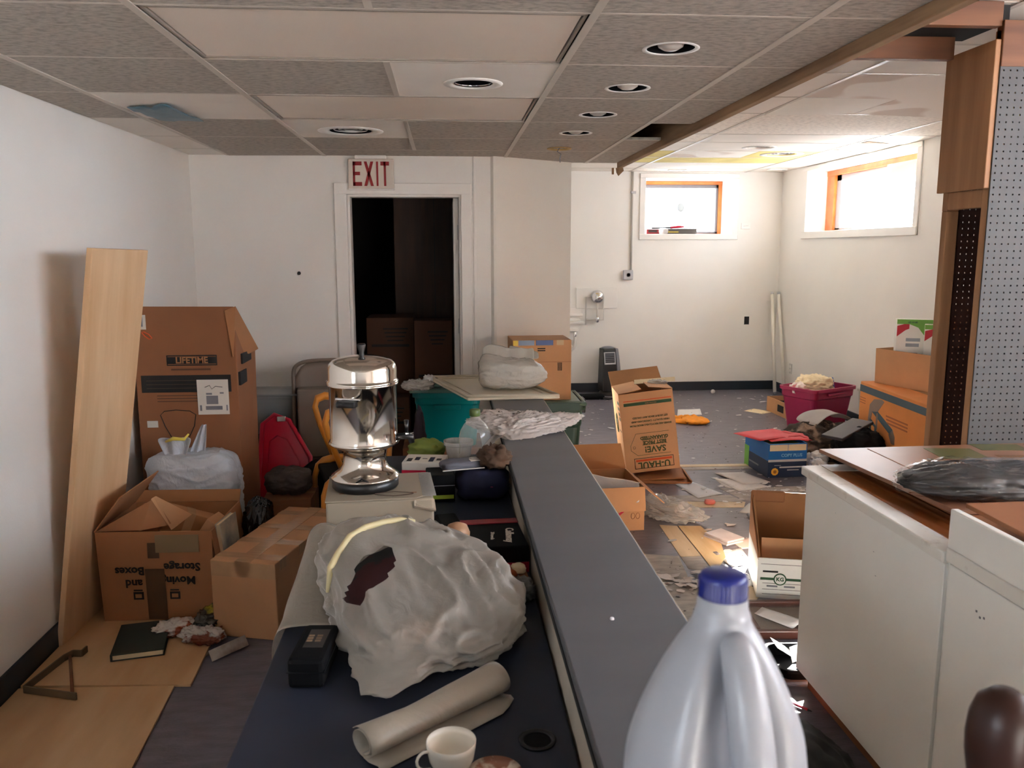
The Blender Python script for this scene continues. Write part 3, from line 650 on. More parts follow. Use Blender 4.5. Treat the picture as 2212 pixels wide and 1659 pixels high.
for x, y, w, h in ((.20, .34, .17, .16), (.42, .42, .18, .10)): patch('printed_panel', M('print_olive', lin(92, 92, 56), .4), f3, (x, y, .0142), (1, -.12, 0), (.12, 1, 0), w, h)
for x, y, w, h in ((.40, .27, .16, .06), (.58, .33, .2, .06), (.60, .43, .12, .05)): patch('printed_panel', M('print_brown', lin(112, 78, 48), .4), f3, (x, y, .0142), (1, -.12, 0), (.12, 1, 0), w, h)
bx('crease', (-.09, -.30, .0142), (-.086, .44, .0149), CARDR, f3, 0)
f4 = flat_carton('flattened_carton', 'flattened carton half sliding off the raised cabinet at right', .975, [(1.36, 2.02), (1.33, 1.30), (2.0, 1.25), (2.0, 2.04)], .012, CARDR)
patch('printed_panel', M('print_brown', lin(112, 78, 48), .4), f4, (-.1, -.75, .0122), (1, 0, 0), (0, 1, 0), .1, .05)
t = T('bagged_black_garment', 'black garment folded inside shiny clear plastic on the cartons', 'garment', (1.66, 2.34, .908), radians(-6))
blob('garment', BBAG, t, (0, 0, .002), (.50, .235, .088), 2.6, .012, 2.2, .012, 4, seed=4, spikes=(((-1, -.2, 0), .05, 5), ((1, .2, .2), .03, 4)))
blob('plastic_cover', CLEARC, t, (0, 0, 0), (.54, .26, .098), 2.4, .012, 2.4, .028, 5, (1, 2, 1), seed=6, spikes=(((-1, -.3, -.1), .05, 7),))
t = T('small_blue_tube', 'small blue and white tube on the carton at right edge', 'tube', (1.66, 1.96, .988), radians(70))
B().lathe([(0, 0), (.02, 0), (.021, .005), (.021, .03), (.018, .034)], seg=16).build('cap', CAPB, t, smooth=True).matrix_local = Matrix.Translation((0, 0, .021)) @ Matrix.Rotation(radians(90), 4, 'Y')
B().lathe([(.018, .034), (.02, .05), (.018, .09), (0, .095)], seg=16).build('tube_body', LGREY, t, smooth=True).matrix_local = Matrix.Translation((0, 0, .021)) @ Matrix.Rotation(radians(90), 4, 'Y')
t = T('red_ornament', 'small shiny dark red object beside the raised cabinet panel', 'ornament', (1.385, 1.69, .99)); B().lathe([(0, 0), (.02, .002), (.03, .02), (.026, .038), (.012, .048), (0, .05)], seg=18).build('ball', REDD, t, smooth=True); B().tube([(0, 0, .048), (0, .005, .062), (.008, .005, .064)], .003, 6).build('hook', CHROME, t)

# ------------------------------------------------------------------ half wall with ledge, desk and near counter
hw = T('half_wall', 'low partition with a long grey laminate ledge through the middle', 'half wall', (.355, 2.5, 0))
bx('ledge_top', (-.135, -1.75, .850), (.137, 1.86, .884), LEDGE, hw, .004); bx('wall_core', (-.128, -1.75, 0), (.10, 1.84, .850), CREAM, hw, .003)
bx('dark_edge', (-.137, -1.75, .852), (-.1345, 1.86, .866), DARK, hw, 0); bx('pale_edge', (.1365, -1.75, .855), (.139, 1.86, .882), CREAM, hw, 0)
dk = T('desk_counter', 'dark blue laminate desk attached to the left of the half wall', 'desk', (-.09, 2.0, 0))
bx('desk_top', (-.312, -1.25, .720), (.312, 1.62, .750), DESK, dk, .004); bx('end_panel', (-.28, 1.55, 0), (.312, 1.58, .72), CREAM, dk, 0)
bx('end_panel', (-.28, -1.2, 0), (.312, -1.17, .72), CREAM, dk, 0); bx('back_rail', (.29, -1.15, .4), (.312, 1.2, .72), CREAM, dk, 0)
g = B().lathe([(.034, .0005), (.035, .004), (.032, .006), (.026, .003), (.025, .0005)], (.245, -.59, .75), 28, closed=True).build('grommet', BLACK, dk, smooth=True)
B().lathe([(0, .0006), (.026, .0006), (.026, .0012), (0, .0012)], (.245, -.59, .75), 24).build('grommet_hole', BLACKM, g)
nc = T('near_counter', 'raised counter end below the camera that carries the jug', 'counter', (-.1, .4, 0))
bx('counter_top', (-.5, -.5, 1.05), (.40, .315, 1.085), LEDGE, nc, .004); bx('counter_front', (-.48, .27, 0), (.39, .30, 1.05), CREAM, nc, 0)

# bleach jug
jg = T('plastic_jug', 'milky white gallon jug with a dark blue cap in the foreground', 'jug', (.217, .616, 1.085))
b = B(); prof = [(.0, 0), (.06, 0), (.071, .006), (.0745, .02), (.0755, .05), (.0745, .058), (.0755, .066), (.0762, .10), (.0765, .13), (.0755, .148), (.0725, .165), (.0665, .185), (.0585, .205), (.049, .226), (.040, .243), (.031, .258), (.0245, .268), (.0225, .273), (.0225, .278), (.020, .280), (.020, .292)]
b.lathe(prof, seg=72)
HA = radians(-84)
for v in b.bm.verts:
    r = sqrt(v.co.x ** 2 + v.co.y ** 2)
    if r < .01: continue
    a = math.atan2(v.co.y, v.co.x) - HA; a = (a + pi) % (2 * pi) - pi; z = v.co.z
    zz = max(0, 1 - ((z - .192) / .075) ** 2); aa = math.exp(-(a / .62) ** 4)
    k = .52 * zz ** .6 * aa
    # thumb dent on the right shoulder
    k += .10 * math.exp(-((a - .95) / .3) ** 2 - ((z - .150) / .016) ** 2)
    v.co.x *= 1 - k; v.co.y *= 1 - k
b.build('jug_body', JUG, jg, smooth=True, sub=1)
hx = lambda r, z: (r * cos(HA), r * sin(HA), z)
B().tube([hx(.018, .268), hx(.030, .258), hx(.043, .240), hx(.054, .215), hx(.063, .190), hx(.069, .165), hx(.070, .146), hx(.062, .130)], [.011, .014, .016, .017, .017, .0175, .018, .018], 14).build('handle', JUG, jg, smooth=True, sub=1)
cp = B().lathe([(0, .311), (.015, .311), (.0178, .3095), (.0185, .306), (.0188, .288), (.0192, .286), (.0192, .281), (.017, .281)], seg=40).build('cap', CAPB, jg, smooth=True)
b = B()
for k in range(40): 
    a = 2 * pi * k / 40; b.box((-.0005, -.0005, 0), (.0005, .0005, .018), Matrix.Translation((.0188 * cos(a), .0188 * sin(a), .288)))
o = b.build('cap_ribs', CAPB, cp); o['kind'] = 'stuff'
B().lathe([(.0772, .06), (.0772, .10), (.0768, .10), (.0768, .06)], seg=48, closed=True).build('label_band', M('pale_blue_label', lin(170, 196, 210), .4, vs=30, col2=lin(214, 214, 212)), jg, smooth=True)

# dark turned finial of the chair at the lower right corner
ch = T('dark_wooden_chair', 'dark varnished chair post with round finial at lower right corner', 'chair', (.528, .70, 0), radians(-8))
def post(x):
    B().lathe([(.018, 0), (.019, .3), (.021, .8), (.019, 1.0), (.022, 1.06), (.024, 1.085), (.016, 1.10), (.014, 1.108), (.020, 1.118), (.0265, 1.14), (.0305, 1.165), (.0315, 1.185), (.030, 1.205), (.024, 1.222), (.013, 1.232), (0, 1.234)], (x, 0, 0), 28).build('back_post', DKWOOD, ch, smooth=True)
post(0); post(.42)
for z in (.95, .80): B().tube([(0, 0, z), (.21, -.02, z + .01), (.42, 0, z)], .012, 10).build('back_rail', DKWOOD, ch, smooth=True)
bx('seat', (-.02, -.42, .43), (.44, .0, .46), DKWOOD, ch, .008)
for x in (.01, .41): B().tube([(x, -.38, .43), (x, -.40, 0)], [.018, .014], 10).build('front_leg', DKWOOD, ch, smooth=True)

# ------------------------------------------------------------------ things on the desk
gb = T('grey_carton', 'flat grey carton on the desk carrying the steel urn', 'box', (-.215, 2.50, .75), radians(5))
W2, D2, H = .156, .138, .183
b = B().box((-W2, -D2, 0), (W2, D2, H - .004)); b.build('body', GREYBOX, gb, .006)
B().prism([(-W2 - .002, -D2 - .003, H - .004), (W2 - .05, -D2 - .003, H - .004), (W2 + .002, -D2 + .05, H - .004), (W2 + .002, D2 + .002, H - .004), (-W2 - .002, D2 + .002, H - .004)], (0, 0, .005)).build('lid_flap', GREYBOX, gb, .002)
B().prism([(W2 - .06, -D2 - .004, H - .03), (W2 + .004, -D2 - .004, H - .045), (W2 + .004, -D2 + .06, H - .03), (W2 - .06, -D2 - .004, H - .012)], (.002, -.002, .006)).build('torn_corner', GREYBOX, gb, .001)
for x, y in ((.09, -.09), (-.12, -.07)): bx('scuff', (x, y, H + .0008), (x + .018, y + .006, H + .0016), CARDR, gb, 0)
patch('clear_tape', CLEARW, gb, (W2 - .012, .0, H + .001), (1, 0, 0), (0, 1, 0), .04, .26)
ur = T('coffee_urn', 'tall polished steel coffee urn with black base, handle and knob', 'urn', (-.258, 2.50, .9345), radians(0))
B().lathe([(0, 0), (.096, 0), (.101, .006), (.101, .026), (.095, .031), (0, .031)], seg=48).build('base', BLACK, ur, smooth=True)
B().lathe([(.099, .030), (.104, .034), (.103, .038), (.090, .048), (.074, .060), (.066, .076), (.064, .10), (.068, .118), (.080, .126), (.098, .134), (.105, .140), (.103, .148), (.101, .155), (.101, .316), (.106, .318), (.107, .324), (.100, .326)], seg=64).build('steel_body', STEEL, ur, smooth=True)
B().lathe([(.107, .324), (.108, .329), (.104, .332), (.1025, .336), (.1025, .366), (.099, .380), (.088, .391), (.07, .398), (.04, .404), (0, .406)], seg=64).build('lid', STEEL, ur, smooth=True)
B().lathe([(.008, .404), (.007, .412), (.011, .426), (.013, .436), (.011, .440), (0, .440)], seg=20).build('lid_knob', BLACK, ur, smooth=True)
B().lathe([(.104, .138), (.107, .143), (.104, .148)], seg=64).build('seam_band', STEEL, ur, smooth=True)
for a in (radians(-108), radians(72)):
    hd = B().box((-.030, -.028, -.009), (.030, .0, .009)).build('handle', BLACK, ur, .005); hd.matrix_local = Matrix.Translation((.102 * cos(a), .102 * sin(a), .276)) @ Matrix.Rotation(a + pi / 2, 4, 'Z')
    br = B().box((-.040, -.006, .009), (.040, .003, .016)).build('bracket', CHROME, hd, .002)
a = radians(12)
sp = B().tube([(.095, .018, .15), (.125, .024, .15), (.14, .027, .146), (.143, .0275, .128)], [.010, .010, .011, .009], 12).build('spigot', BLACK, ur, smooth=True)
B().tube([(.128, .0245, .155), (.127, .024, .20)], [.005, .0075], 10).build('tap_lever', BLACK, sp, smooth=True); B().lathe([(.0, .158), (.014, .158), (.014, .162), (0, .162)], (.134, .025, 0), 16).build('tap_collar', CHROME, sp)
B().tube([(-.02, -.0985, .035), (.0, -.099, .05), (.02, -.097, .037)], .003, 6).build('base_clip', BLACK, ur)
t = T('urn_wire', 'thin looped wire lying beside the urn base on grey carton', 'wire', (-.165, 2.395, .9375))
pth = [(.0 + .045 * cos(a) + .012 * cos(3 * a), .022 * sin(a), .002) for a in [2 * pi * k / 30 for k in range(30)]]
B().tube(pth, .0011, 5, closed=True).build('loop', BROWNDARK, t)

bg = T('grocery_bag', 'big hazy white grocery bag full of clothes on the dark desk', 'bag', (-.065, 1.93, .7505))
gf = blob('bag_film', HBAG, bg, (0, 0, 0), (.435, .56, .165), 2.5, .018, 1.6, .044, 3.4, (1.7, .75, 1.2), seed=2, sub=6, rz=radians(12), zf=lambda d: .80 + .34 * d.y + .10 * d.x,
     spikes=(((-.55, -.95, -.25), .10, 22), ((-.25, .95, .55), .05, 5), ((-.5, .35, .9), .022, 10), ((-.85, .62, .5), .055, 7)), hole=((-.50, -.02, .85), (1, .8, .35), .36, .10))
blob('bundle', M('bag_contents', lin(64, 24, 28), .85, vs=8, col2=lin(30, 32, 36), thr=(.46, .5)), bg, (0, .0, .004), (.38, .49, .134), 2.6, .008, 2.5, .008, 5, seed=9, sub=4, rz=radians(12), zf=lambda d: .80 + .32 * d.y + .08 * d.x)
blob('pale_bundle', M('bag_peach', lin(196, 160, 136), .8), bg, (.0, -.175, .002), (.16, .12, .076), 2.6, .006, 3, .006, 5, seed=5, sub=3, rz=radians(30))
from mathutils.bvhtree import BVHTree
tree = BVHTree.FromPolygons([v.co.copy() for v in gf.data.vertices], [tuple(p.vertices) for p in gf.data.polygons])
rot = Matrix.Rotation(radians(12), 4, 'Z'); sp = []
for x, y in ((-.232, -.01), (-.228, .03), (-.215, .075), (-.19, .12), (-.155, .165), (-.115, .20), (-.07, .225), (-.03, .235)):
    q = rot.inverted() @ Vector((x, y, 1)); hit = tree.ray_cast(q, Vector((0, 0, -1)))[0]
    if hit: sp.append(rot @ hit + Vector((0, 0, .003)))
B().tube(sp, [.004] + [.0085] * (len(sp) - 2) + [.004], 8).build('yellow_drawstring', M('pale_yellow_film', lin(206, 194, 150), .5), bg, smooth=True)
dr = T('draped_bag', 'thin hazy plastic bag hanging over the left desk edge', 'bag', (-.40, 2.08, .75))
G = []
for i in range(9):
    y = -.20 + .46 * i / 8; row = []
    tops = .012 + .10 * max(0, (i - 2) / 6)
    for x, z in ((.16, .012 + tops * .5), (.09, .02 + tops), (.03, .018 + tops * .95), (-.012, .008 + tops * .7), (-.026, -.02 + tops * .2), (-.030, -.06 - .02 * sin(i)), (-.024, -.11 - .05 * (1 - i / 8))):
        nz = noise.noise((i * .6, x * 20, 1.3)) * .012
        row.append((x + nz - .02 * (i / 8) * (x > .0), y + nz * .8, z + nz))
    G.append(row)
B().grid(G).build('film', HBAG2, dr, thick=.0012, smooth=True, sub=2)
t = T('black_zip_case', 'small black zip case with a printed label on the desk', 'case', (-.298, 1.715, .7505), radians(-4))
bx('case', (-.038, -.085, 0), (.038, .085, .066), BLACKM, t, .010); bx('zip', (-.0395, -.0865, .036), (.0395, .0865, .0385), BLACK, t, 0)
lb = patch('label', M('black_label', lin(34, 30, 28), .5), t, (.004, .01, .0662), (1, 0, 0), (0, 1, 0), .042, .085, label='dark printed label')
for y in (-.012, .0, .012): 
    for x in (-.009, .009): bx('print_line', (x - .006, .01 + y - .004, .0668), (x + .006, .01 + y + .004, .0674), M('tan_print', lin(120, 96, 74), .6), lb, 0)
fw = T('foam_wrap_roll', 'loosely rolled white foam wrapping sheet on the desk', 'wrap', (-.035, 1.485, .751), math.atan2(.21, .26))
sec = []
for k in range(40):
    a = -pi / 2 + k / 39 * 3.3 * pi; r = .020 + .009 * k / 39; sec.append((-r * cos(a) * 1.25, .030 + r * sin(a)))
sec = sec[::-1]; last = sec[-1]
tail = [(.01, .002), (-.02, .001), (-.045, .004), (-.075, .008), (-.10, .003)]
G = []
for i in range(13):
    u = i / 12; x = -.165 + .33 * u; k = .86 + .35 * abs(u - .35); w = noise.noise((u * 3, 0, 2)) * .004; row = []
    for y, z in sec: row.append((x + w, y * k + w, max(.0008, z * k)))
    for y, z in tail:
        tl = (.62 if u > .5 else .52) - .25 * max(0, u - .86) / .14
        row.append((x, y * tl - .01 + w, .001 + z * .9 + abs(w)))
    G.append(row)
B().grid(G).build('foam_sheet', FOAM, fw, thick=.0012, smooth=True)
cp = T('teacup', 'white china teacup standing on the desk edge', 'cup', (-.004, 1.325, .7512), radians(205))
B().lathe([(0, .003), (.018, .003), (.019, 0), (.022, 0), (.023, .005), (.032, .014), (.039, .03), (.0425, .05), (.0435, .062), (.0425, .0625), (.0405, .05), (.037, .031), (.030, .017), (.02, .0085), (0, .008)], seg=40).build('bowl', CERAM, cp, smooth=True)
B().tube([(.0385, -.0, .052), (.052, -.0, .058), (.064, 0, .050), (.066, 0, .036), (.056, 0, .022), (.036, 0, .021)], [.0035, .003, .003, .003, .003, .0035], 10).build('handle', CERAM, cp, smooth=True, sub=1)
t = T('patterned_saucer', 'small saucer with brown flower pattern beside the teacup', 'saucer', (.070, 1.300, .7505))
B().lathe([(0, .0), (.020, 0), (.022, .003), (.034, .007), (.047, .014), (.0475, .0155), (.034, .0095), (.02, .006), (0, .005)], seg=40).build('plate', CERAMP, t, smooth=True)

# clutter between the grey carton and the half wall
t = T('black_towel_box', 'black box with white script lettering against the half wall', 'box', (.125, 2.335, .7505), radians(4))
bx('body', (-.088, -.112, 0), (.088, .125, .078), BLACKM, t, .004)
bx('red_edge', (-.088, .085, .0785), (.088, .126, .082), REDD, t, .002); bx('red_edge', (-.088, -.1135, .0), (.088, -.111, .03), RED, t, 0)
text('Callaway', .034, LABEL, t, (.045, -.02, .0785), (-.12, -1, 0), (1, -.12, 0), bold=.0006); text('20 towels', .016, LABEL, t, (-.005, -.02, .0785), (-.12, -1, 0), (1, -.12, 0))
t = T('red_snack_pack', 'open tray of red and orange packets below the black box', 'packet', (.14, 2.165, .7505), radians(2))
bx('tray', (-.07, -.04, 0), (.07, .045, .022), CARDR, t, .003); blob('packet', M('red_orange_film', lin(170, 44, 30), .3, vs=12, col2=lin(206, 110, 50)), t, (-.015, 0, .018), (.11, .075, .022), 3, .004, 3, .006, 6, seed=8, sub=3); blob('pale_packet', CREAMC, t, (.045, .005, .02), (.04, .04, .026), 3, .003, 3, .003, 6, seed=1, sub=3)
t = T('crumpled_wrapper', 'crumpled pale wrapper beside the half wall on the desk', 'wrapper', (.178, 2.06, .7505)); blob('wrapper', M('grey_wrapper', lin(150, 146, 138), .35, vs=14, col2=lin(96, 100, 104)), t, (0, 0, 0), (.075, .10, .04), 2.4, .012, 4, .016, 6, seed=13, sub=4)
t = T('beige_figurine', 'round beige pottery piece behind the grocery bag', 'figurine', (.02, 2.30, .7505)); B().lathe([(0, 0), (.026, 0), (.028, .05), (.034, .075), (.036, .098), (.028, .118), (.01, .126), (0, .127)], seg=24).build('pot', M('tan_pottery', lin(170, 132, 100), .5, .1, 8), t, smooth=True)
t = T('cream_block', 'angular cream block wedged beside the grocery bag', 'block', (.035, 2.17, .7505), radians(30)); b = B().prism([(-.03, -.02, 0), (.032, -.02, 0), (.038, .0, .085), (.012, .01, .098), (-.03, 0, .08)], (0, .05, 0)); b.build('block', CREAMC, t, .006)
t = T('dark_phone_case', 'dark flat case with blue edge on the desk by grey carton', 'case', (-.005, 2.56, .7505), radians(10)); bx('shell', (-.035, -.07, 0), (.035, .07, .05), BLACKM, t, .008); bx('blue_edge', (-.036, -.0715, .008), (.036, .0, .013), NAVYC, t, 0)
t = T('navy_tote_bag', 'dark navy cloth bag in the shadow on the desk', 'bag', (.12, 2.98, .7505)); blob('cloth', NAVYC, t, (0, 0, 0), (.19, .19, .115), 3.4, .012, 2, .014, 4, seed=11, sub=4); B().lathe([(0, 0), (.006, .001), (.0, .003)], (.03, -.098, .06), 10).build('pink_pin', M('pink', lin(190, 50, 90), .4), t)
t = T('black_binder', 'black binder standing on the desk behind the grey carton', 'binder', (-.035, 2.97, .7505), radians(4)); bx('cover', (-.05, -.06, 0), (.05, .06, .10), BLACKM, t, .004); bx('lime_stripe', (-.03, -.0615, .012), (.045, -.0595, .026), LIME, t, 0)
bx('edge_line', (-.05, -.0612, .06), (.05, -.0598, .062), GREYP, t, 0)
t = T('grey_pouch', 'grey zipped pouch lying on the navy bag', 'pouch', (.04, 2.95, .868), radians(14)); blob('pouch', M('grey_pouch', lin(96, 98, 108), .6, .1, 8), t, (0, 0, -.001), (.15, .085, .03), 3.6, .004, 2, .006, 5, seed=12, sub=4); bx('white_tag', (.03, -.035, .028), (.065, .02, .031), LABEL, t, .001); bx('light_edge', (-.078, -.048, .002), (.078, -.043, .006), LGREY, t, .001)
t = T('brown_rag', 'crumpled brown cloth beside the half wall', 'cloth', (.165, 2.98, .862)); blob('cloth', BROWNC, t, (0, 0, .0), (.11, .16, .07), 2.4, .018, 3, .02, 5, seed=14, sub=4)
t = T('board_game_box', 'white game box with dark print and red edge by the urn', 'box', (-.10, 3.36, .7505), radians(-8)); bx('body', (-.085, -.07, 0), (.085, .07, .05), LABEL, t, .003); bx('red_edge', (-.0855, -.0715, .0), (.0855, -.069, .018), RED, t, 0)
for k in range(5): bx('print', (-.07 + .03 * k, -.05 + .02 * (k % 3), .0502), (-.05 + .03 * k, .0 + .02 * (k % 2), .0508), NAVYC if k % 2 else BLACK, t, 0)
t = T('lime_cloth', 'lime green cloth glimpsed right of the urn tap', 'cloth', (-.10, 3.55, .7505)); blob('cloth', M('dull_lime', lin(112, 126, 52), .7), t, (0, 0, 0), (.15, .09, .085), 2.6, .012, 3, .014, 5, seed=15, sub=4)
t = T('clear_tub', 'clear plastic tub in front of the teal tote', 'tub', (.04, 3.50, .7505)); tote_body(t, .12, .12, .09, CLEARW, .012, .004, .012, .002)
wb = T('water_bottle', 'large clear plastic bottle with a green cap on the desk', 'bottle', (.105, 3.30, .7505))
B().lathe([(0, .002), (.055, 0), (.064, .008), (.066, .03), (.063, .045), (.066, .06), (.066, .10), (.063, .112), (.066, .125), (.066, .15), (.060, .178), (.045, .205), (.026, .222), (.018, .232), (.018, .242)], seg=36).build('bottle_body', CLEAR, wb, smooth=True)
B().lathe([(.02, .238), (.022, .24), (.022, .262), (.019, .265), (0, .265)], seg=24).build('cap', M('olive_cap', lin(84, 104, 54), .4), wb, smooth=True)
B().lathe([(0, .004), (.060, .004), (.063, .03), (.063, .055), (0, .055)], seg=28).build('remaining_liquid', FILM('yellow_liquid', lin(150, 160, 90), .35, .1, .5), wb, smooth=True)

# ledge end: white bag, cutting lid, rice bag
lbg = T('ledge_plastic_bag', 'crumpled empty white plastic bag lying across the grey ledge', 'bag', (.33, 3.52, .8845), radians(24))
blob('bag_film', FILM('white_crumple', lin(216, 206, 198), .93, .22, .3), lbg, (0, 0, 0), (.34, .22, .055), 2.3, .014, 2.2, .028, 4.2, (1, 3.2, 2), seed=21, sub=6, spikes=(((-1, .3, .1), .08, 5), ((1, -.12, .05), .11, 6), ((-.7, -1, -.3), .08, 7), ((-.6, 1, .6), .045, 6), ((.3, -1, -.2), .05, 6)))
G = []
for i in range(6):
    G.append([(-.10 - .035 * j, -.03 - .055 * i / 5 - .02 * j + .008 * noise.noise((i, j, 4)), .018 - .002 * j - .016 * max(0, j - 3) + .008 * noise.noise((i * .8, j * .7, 9))) for j in range(7)])
B().grid(G).build('bag_handle', FILM('white_crumple_thin', lin(196, 186, 178), .55, .22, .4), lbg, thick=.001, smooth=True, sub=1)
lid = T('cream_storage_lid', 'large cream plastic lid bridging the ledge end and teal tote', 'lid', (.24, 4.58, .8845)); off = Vector((.24, 4.58))
P = [(.097, 4.21), (.58, 4.23), (.36, 4.97), (-.12, 4.95)]
P = [(x - off.x, y - off.y) for x, y in P]
B().prism([(x, y, .0) for x, y in P], (0, 0, .014)).build('panel', M('cream_lid', lin(208, 198, 176), .35), lid, .006)
b = B(); b.tube([(x * .97, y * .97, .018) for x, y in P], .009, 8, closed=True); b.build('raised_rim', M('cream_lid', None), lid, smooth=True)
b = B(); b.tube([(x * .78, y * .78, .0145) for x, y in P], .004, 6, closed=True); b.build('inner_rib', M('cream_lid', None), lid, smooth=True)
rb = T('white_packed_bag', 'plump tied white plastic bag resting on the cream lid', 'bag', (.335, 4.52, .905), radians(-4))
blob('bag_film', FILM('opaque_white_bag', lin(206, 202, 192), .96, .25, .2), rb, (0, 0, 0), (.335, .27, .155), 3.6, .008, 1.8, .012, 3.4, (1, 1, 2), seed=31, sub=5, spikes=(((1, -.3, -.05), .045, 8), ((-.6, .1, .9), .03, 10)))
G = []
for i in range(9):
    G.append([(-.15 + .036 * i, .02 + .012 * sin(i * 2.1) + .02 * j, .145 + .02 * j + .014 * noise.noise((i * 1.2, j, 3)) + (.02 if i in (1, 2, 3) else 0)) for j in range(4)])
B().grid(G).build('gathered_top', FILM('opaque_white_bag', None), rb, thick=.0015, smooth=True, sub=2)
G = [[(.0 + .165 * i / 6, .04 + .03 * j, .15 + .022 * j * (1 - .6 * (i / 6)) + .004 * noise.noise((i, j, 7))) for j in range(4)] for i in range(7)]
B().grid(G).build('folded_flap', FILM('opaque_white_bag', None), rb, thick=.0015, smooth=True, sub=2)
t = T('shipping_carton', 'brown shipping carton with coloured tape standing on green bin', 'box', (.588, 5.33, .705), radians(2))
bx('body', (-.187, -.15, 0), (.187, .15, .385), CARD, t, .004); bx('seam', (-.188, -.1512, .245), (.188, -.1498, .247), CARDR, t, 0)
for x, w, m in ((-.17, .03, M('tape_yellow', lin(220, 186, 60), .4)), (-.10, .10, M('tape_blue_grey', lin(120, 136, 160), .4)), (.015, .11, M('tape_blue', lin(60, 84, 140), .4)), (.115, .045, M('tape_pale', lin(196, 170, 130), .4))): bx('printed_tape', (x - w / 2 + .0, -.1512, .352), (x + w / 2, -.1495, .384), m, t, 0)
for k, (x, z, h) in enumerate(((.10, .215, .052), (.108, .215, .052), (.116, .215, .052), (.122, .215, .052))): bx('barcode_line', (x, -.1513, z - h / 2), (x + .004, -.1497, z + h / 2), INK, t, 0)
for z in (.315, .328): bx('small_print', (-.03, -.1512, z), (.02, -.1498, z + .007), INK, t, 0)
gbn = T('green_bin', 'dark green plastic bin with pale rim behind the ledge', 'bin', (.60, 5.33, 0))
tote_body(gbn, .50, .42, .70, GREEN, .04, .02, .05)
b = B()
for k in range(1): b.tube([(-.26, -.22, .69), (.26, -.22, .69), (.26, .22, .69), (-.26, .22, .69)], .014, 8, closed=True)
b.build('rim', GREENL, gbn, smooth=True); bx('latch', (.262, -.06, .60), (.29, .06, .69), BLACK, gbn, .006); bx('lid_panel', (-.235, -.195, .685), (.235, .195, .703), GREENL, gbn, .003)

# behind the desk: teal tote, folding chair, bins, bent wood chair
t = T('brown_support_carton', 'brown carton underneath the teal tote', 'box', (-.03, 5.12, 0)); bx('body', (-.25, -.2, 0), (.23, .2, .47), CARDR, t, .004); bx('tape', (-.251, -.03, .2), (.231, .03, .4705), TAPE, t, 0)
tt = T('teal_tote', 'bright teal plastic tote with a grey green lid', 'tote', (.00, 5.10, .4705), radians(-3))
tote_body(tt, .40, .34, .335, TEAL, .03, .012, .03)
bx('lid', (-.225, -.195, .336), (.225, .195, .362), TEALL, tt, .008); bx('lid_panel', (-.17, -.14, .362), (.17, .14, .370), TEALL, tt, .004)
bx('lid_latch', (.215, -.05, .29), (.24, .05, .345), BLACK, tt, .006); bx('grip', (-.08, -.188, .235), (.08, -.172, .262), TEAL, tt, .004)
t = T('silvery_film_bundle', 'crumpled silvery clear film on the teal tote beside the urn', 'film', (-.155, 4.86, .842), radians(20)); blob('film', CLEARW, t, (-.03, 0, .0), (.17, .16, .05), 2.2, .012, 2.5, .02, 5, seed=41, sub=5, spikes=(((.9, .1, .4), .05, 5),)); blob('silver_knot', M('silver_film', lin(214, 216, 220), .15, .1, 20), t, (.045, 0, .03), (.06, .06, .05), 2.4, .01, 4, .012, 6, seed=42, sub=4)
t.location.z = .8405
t = T('dark_purple_sleeve', 'dark crumpled sleeve hanging beside the teal tote', 'clothing', (-.165, 4.60, .55)); blob('sleeve', M('plum_cloth', lin(62, 50, 60), .85, .2, 9), t, (0, 0, 0), (.07, .08, .24), 2.5, .012, 3, .016, 5, seed=43, sub=4)
t.location.z = .0; t.children[0].location.z = 0; t.children[0].scale.z = 3.2
fc = T('folding_chair', 'taupe metal folding chair against the back wall', 'chair', (-.74, 5.20, 0), radians(6))
b = B(); P = []
for k in range(25):
    a = pi - pi * k / 24; P.append((.225 * math.copysign(abs(cos(a)) ** .55, cos(a)), .10, .86 + .105 * abs(sin(a)) ** .6))
path = [(-.225, -.18, .0), (-.225, .05, .60)] + P + [(.225, .05, .60), (.225, -.18, .0)]
B().tube(path, .0125, 10).build('frame', CHAIRG, fc, smooth=True)
G = [[(-.222 + .444 * j / 10, .095 + .03 * (1 - ((j - 5) / 5) ** 2), .66 + (.30 * (1 - abs((j - 5) / 5) ** 5 * .36)) * i / 6) for j in range(11)] for i in range(7)]
B().grid(G).build('back_panel', CHAIRG, fc, thick=.006, smooth=True)
bx('seat', (-.20, -.02, .36), (.20, .10, .80), CHAIRG, fc, .012, Matrix.Translation((0, .0, 0)))
for x in (-.2, .2): B().tube([(x, .28, 0), (x, -.02, .42)], .011, 8).build('rear_leg', CHAIRG, fc, smooth=True)
B().tube([(-.225, -.10, .2), (.225, -.10, .2)], .009, 8).build('stretcher', CHAIRG, fc)
t = T('white_foam_sheet', 'white foam sheet edge behind the folding chair back', 'sheet', (-.82, 5.44, 0)); bx('sheet', (-.12, 0, 0), (.14, .012, .80), LGREY, t, .003)
t = T('black_storage_tote', 'black tote underneath the clear plastic bin', 'tote', (-1.16, 5.40, 0)); tote_body(t, .36, .34, .50, BLACKM, .03, .012, .03); bx('lid', (-.195, -.185, .495), (.195, .185, .512), BLACK, t, .005)
t = T('clear_bin', 'translucent lidded plastic bin beside the tall carton', 'bin', (-1.10, 5.40, .513)); tote_body(t, .34, .28, .235, FROST, .015, .012, .02, .003); bx('lid', (-.186, -.158, .232), (.186, .158, .246), FROST, t, .004); blob('contents', M('grey_contents', lin(120, 128, 132), .8, .1, 6), t, (0, 0, .01), (.28, .22, .13), 4, .01, 2, .01, 4, seed=44, sub=3)
t = T('red_tote_lid', 'large red plastic tote lid leaning on its side', 'lid', (-1.0, 4.96, .10)); b = B()
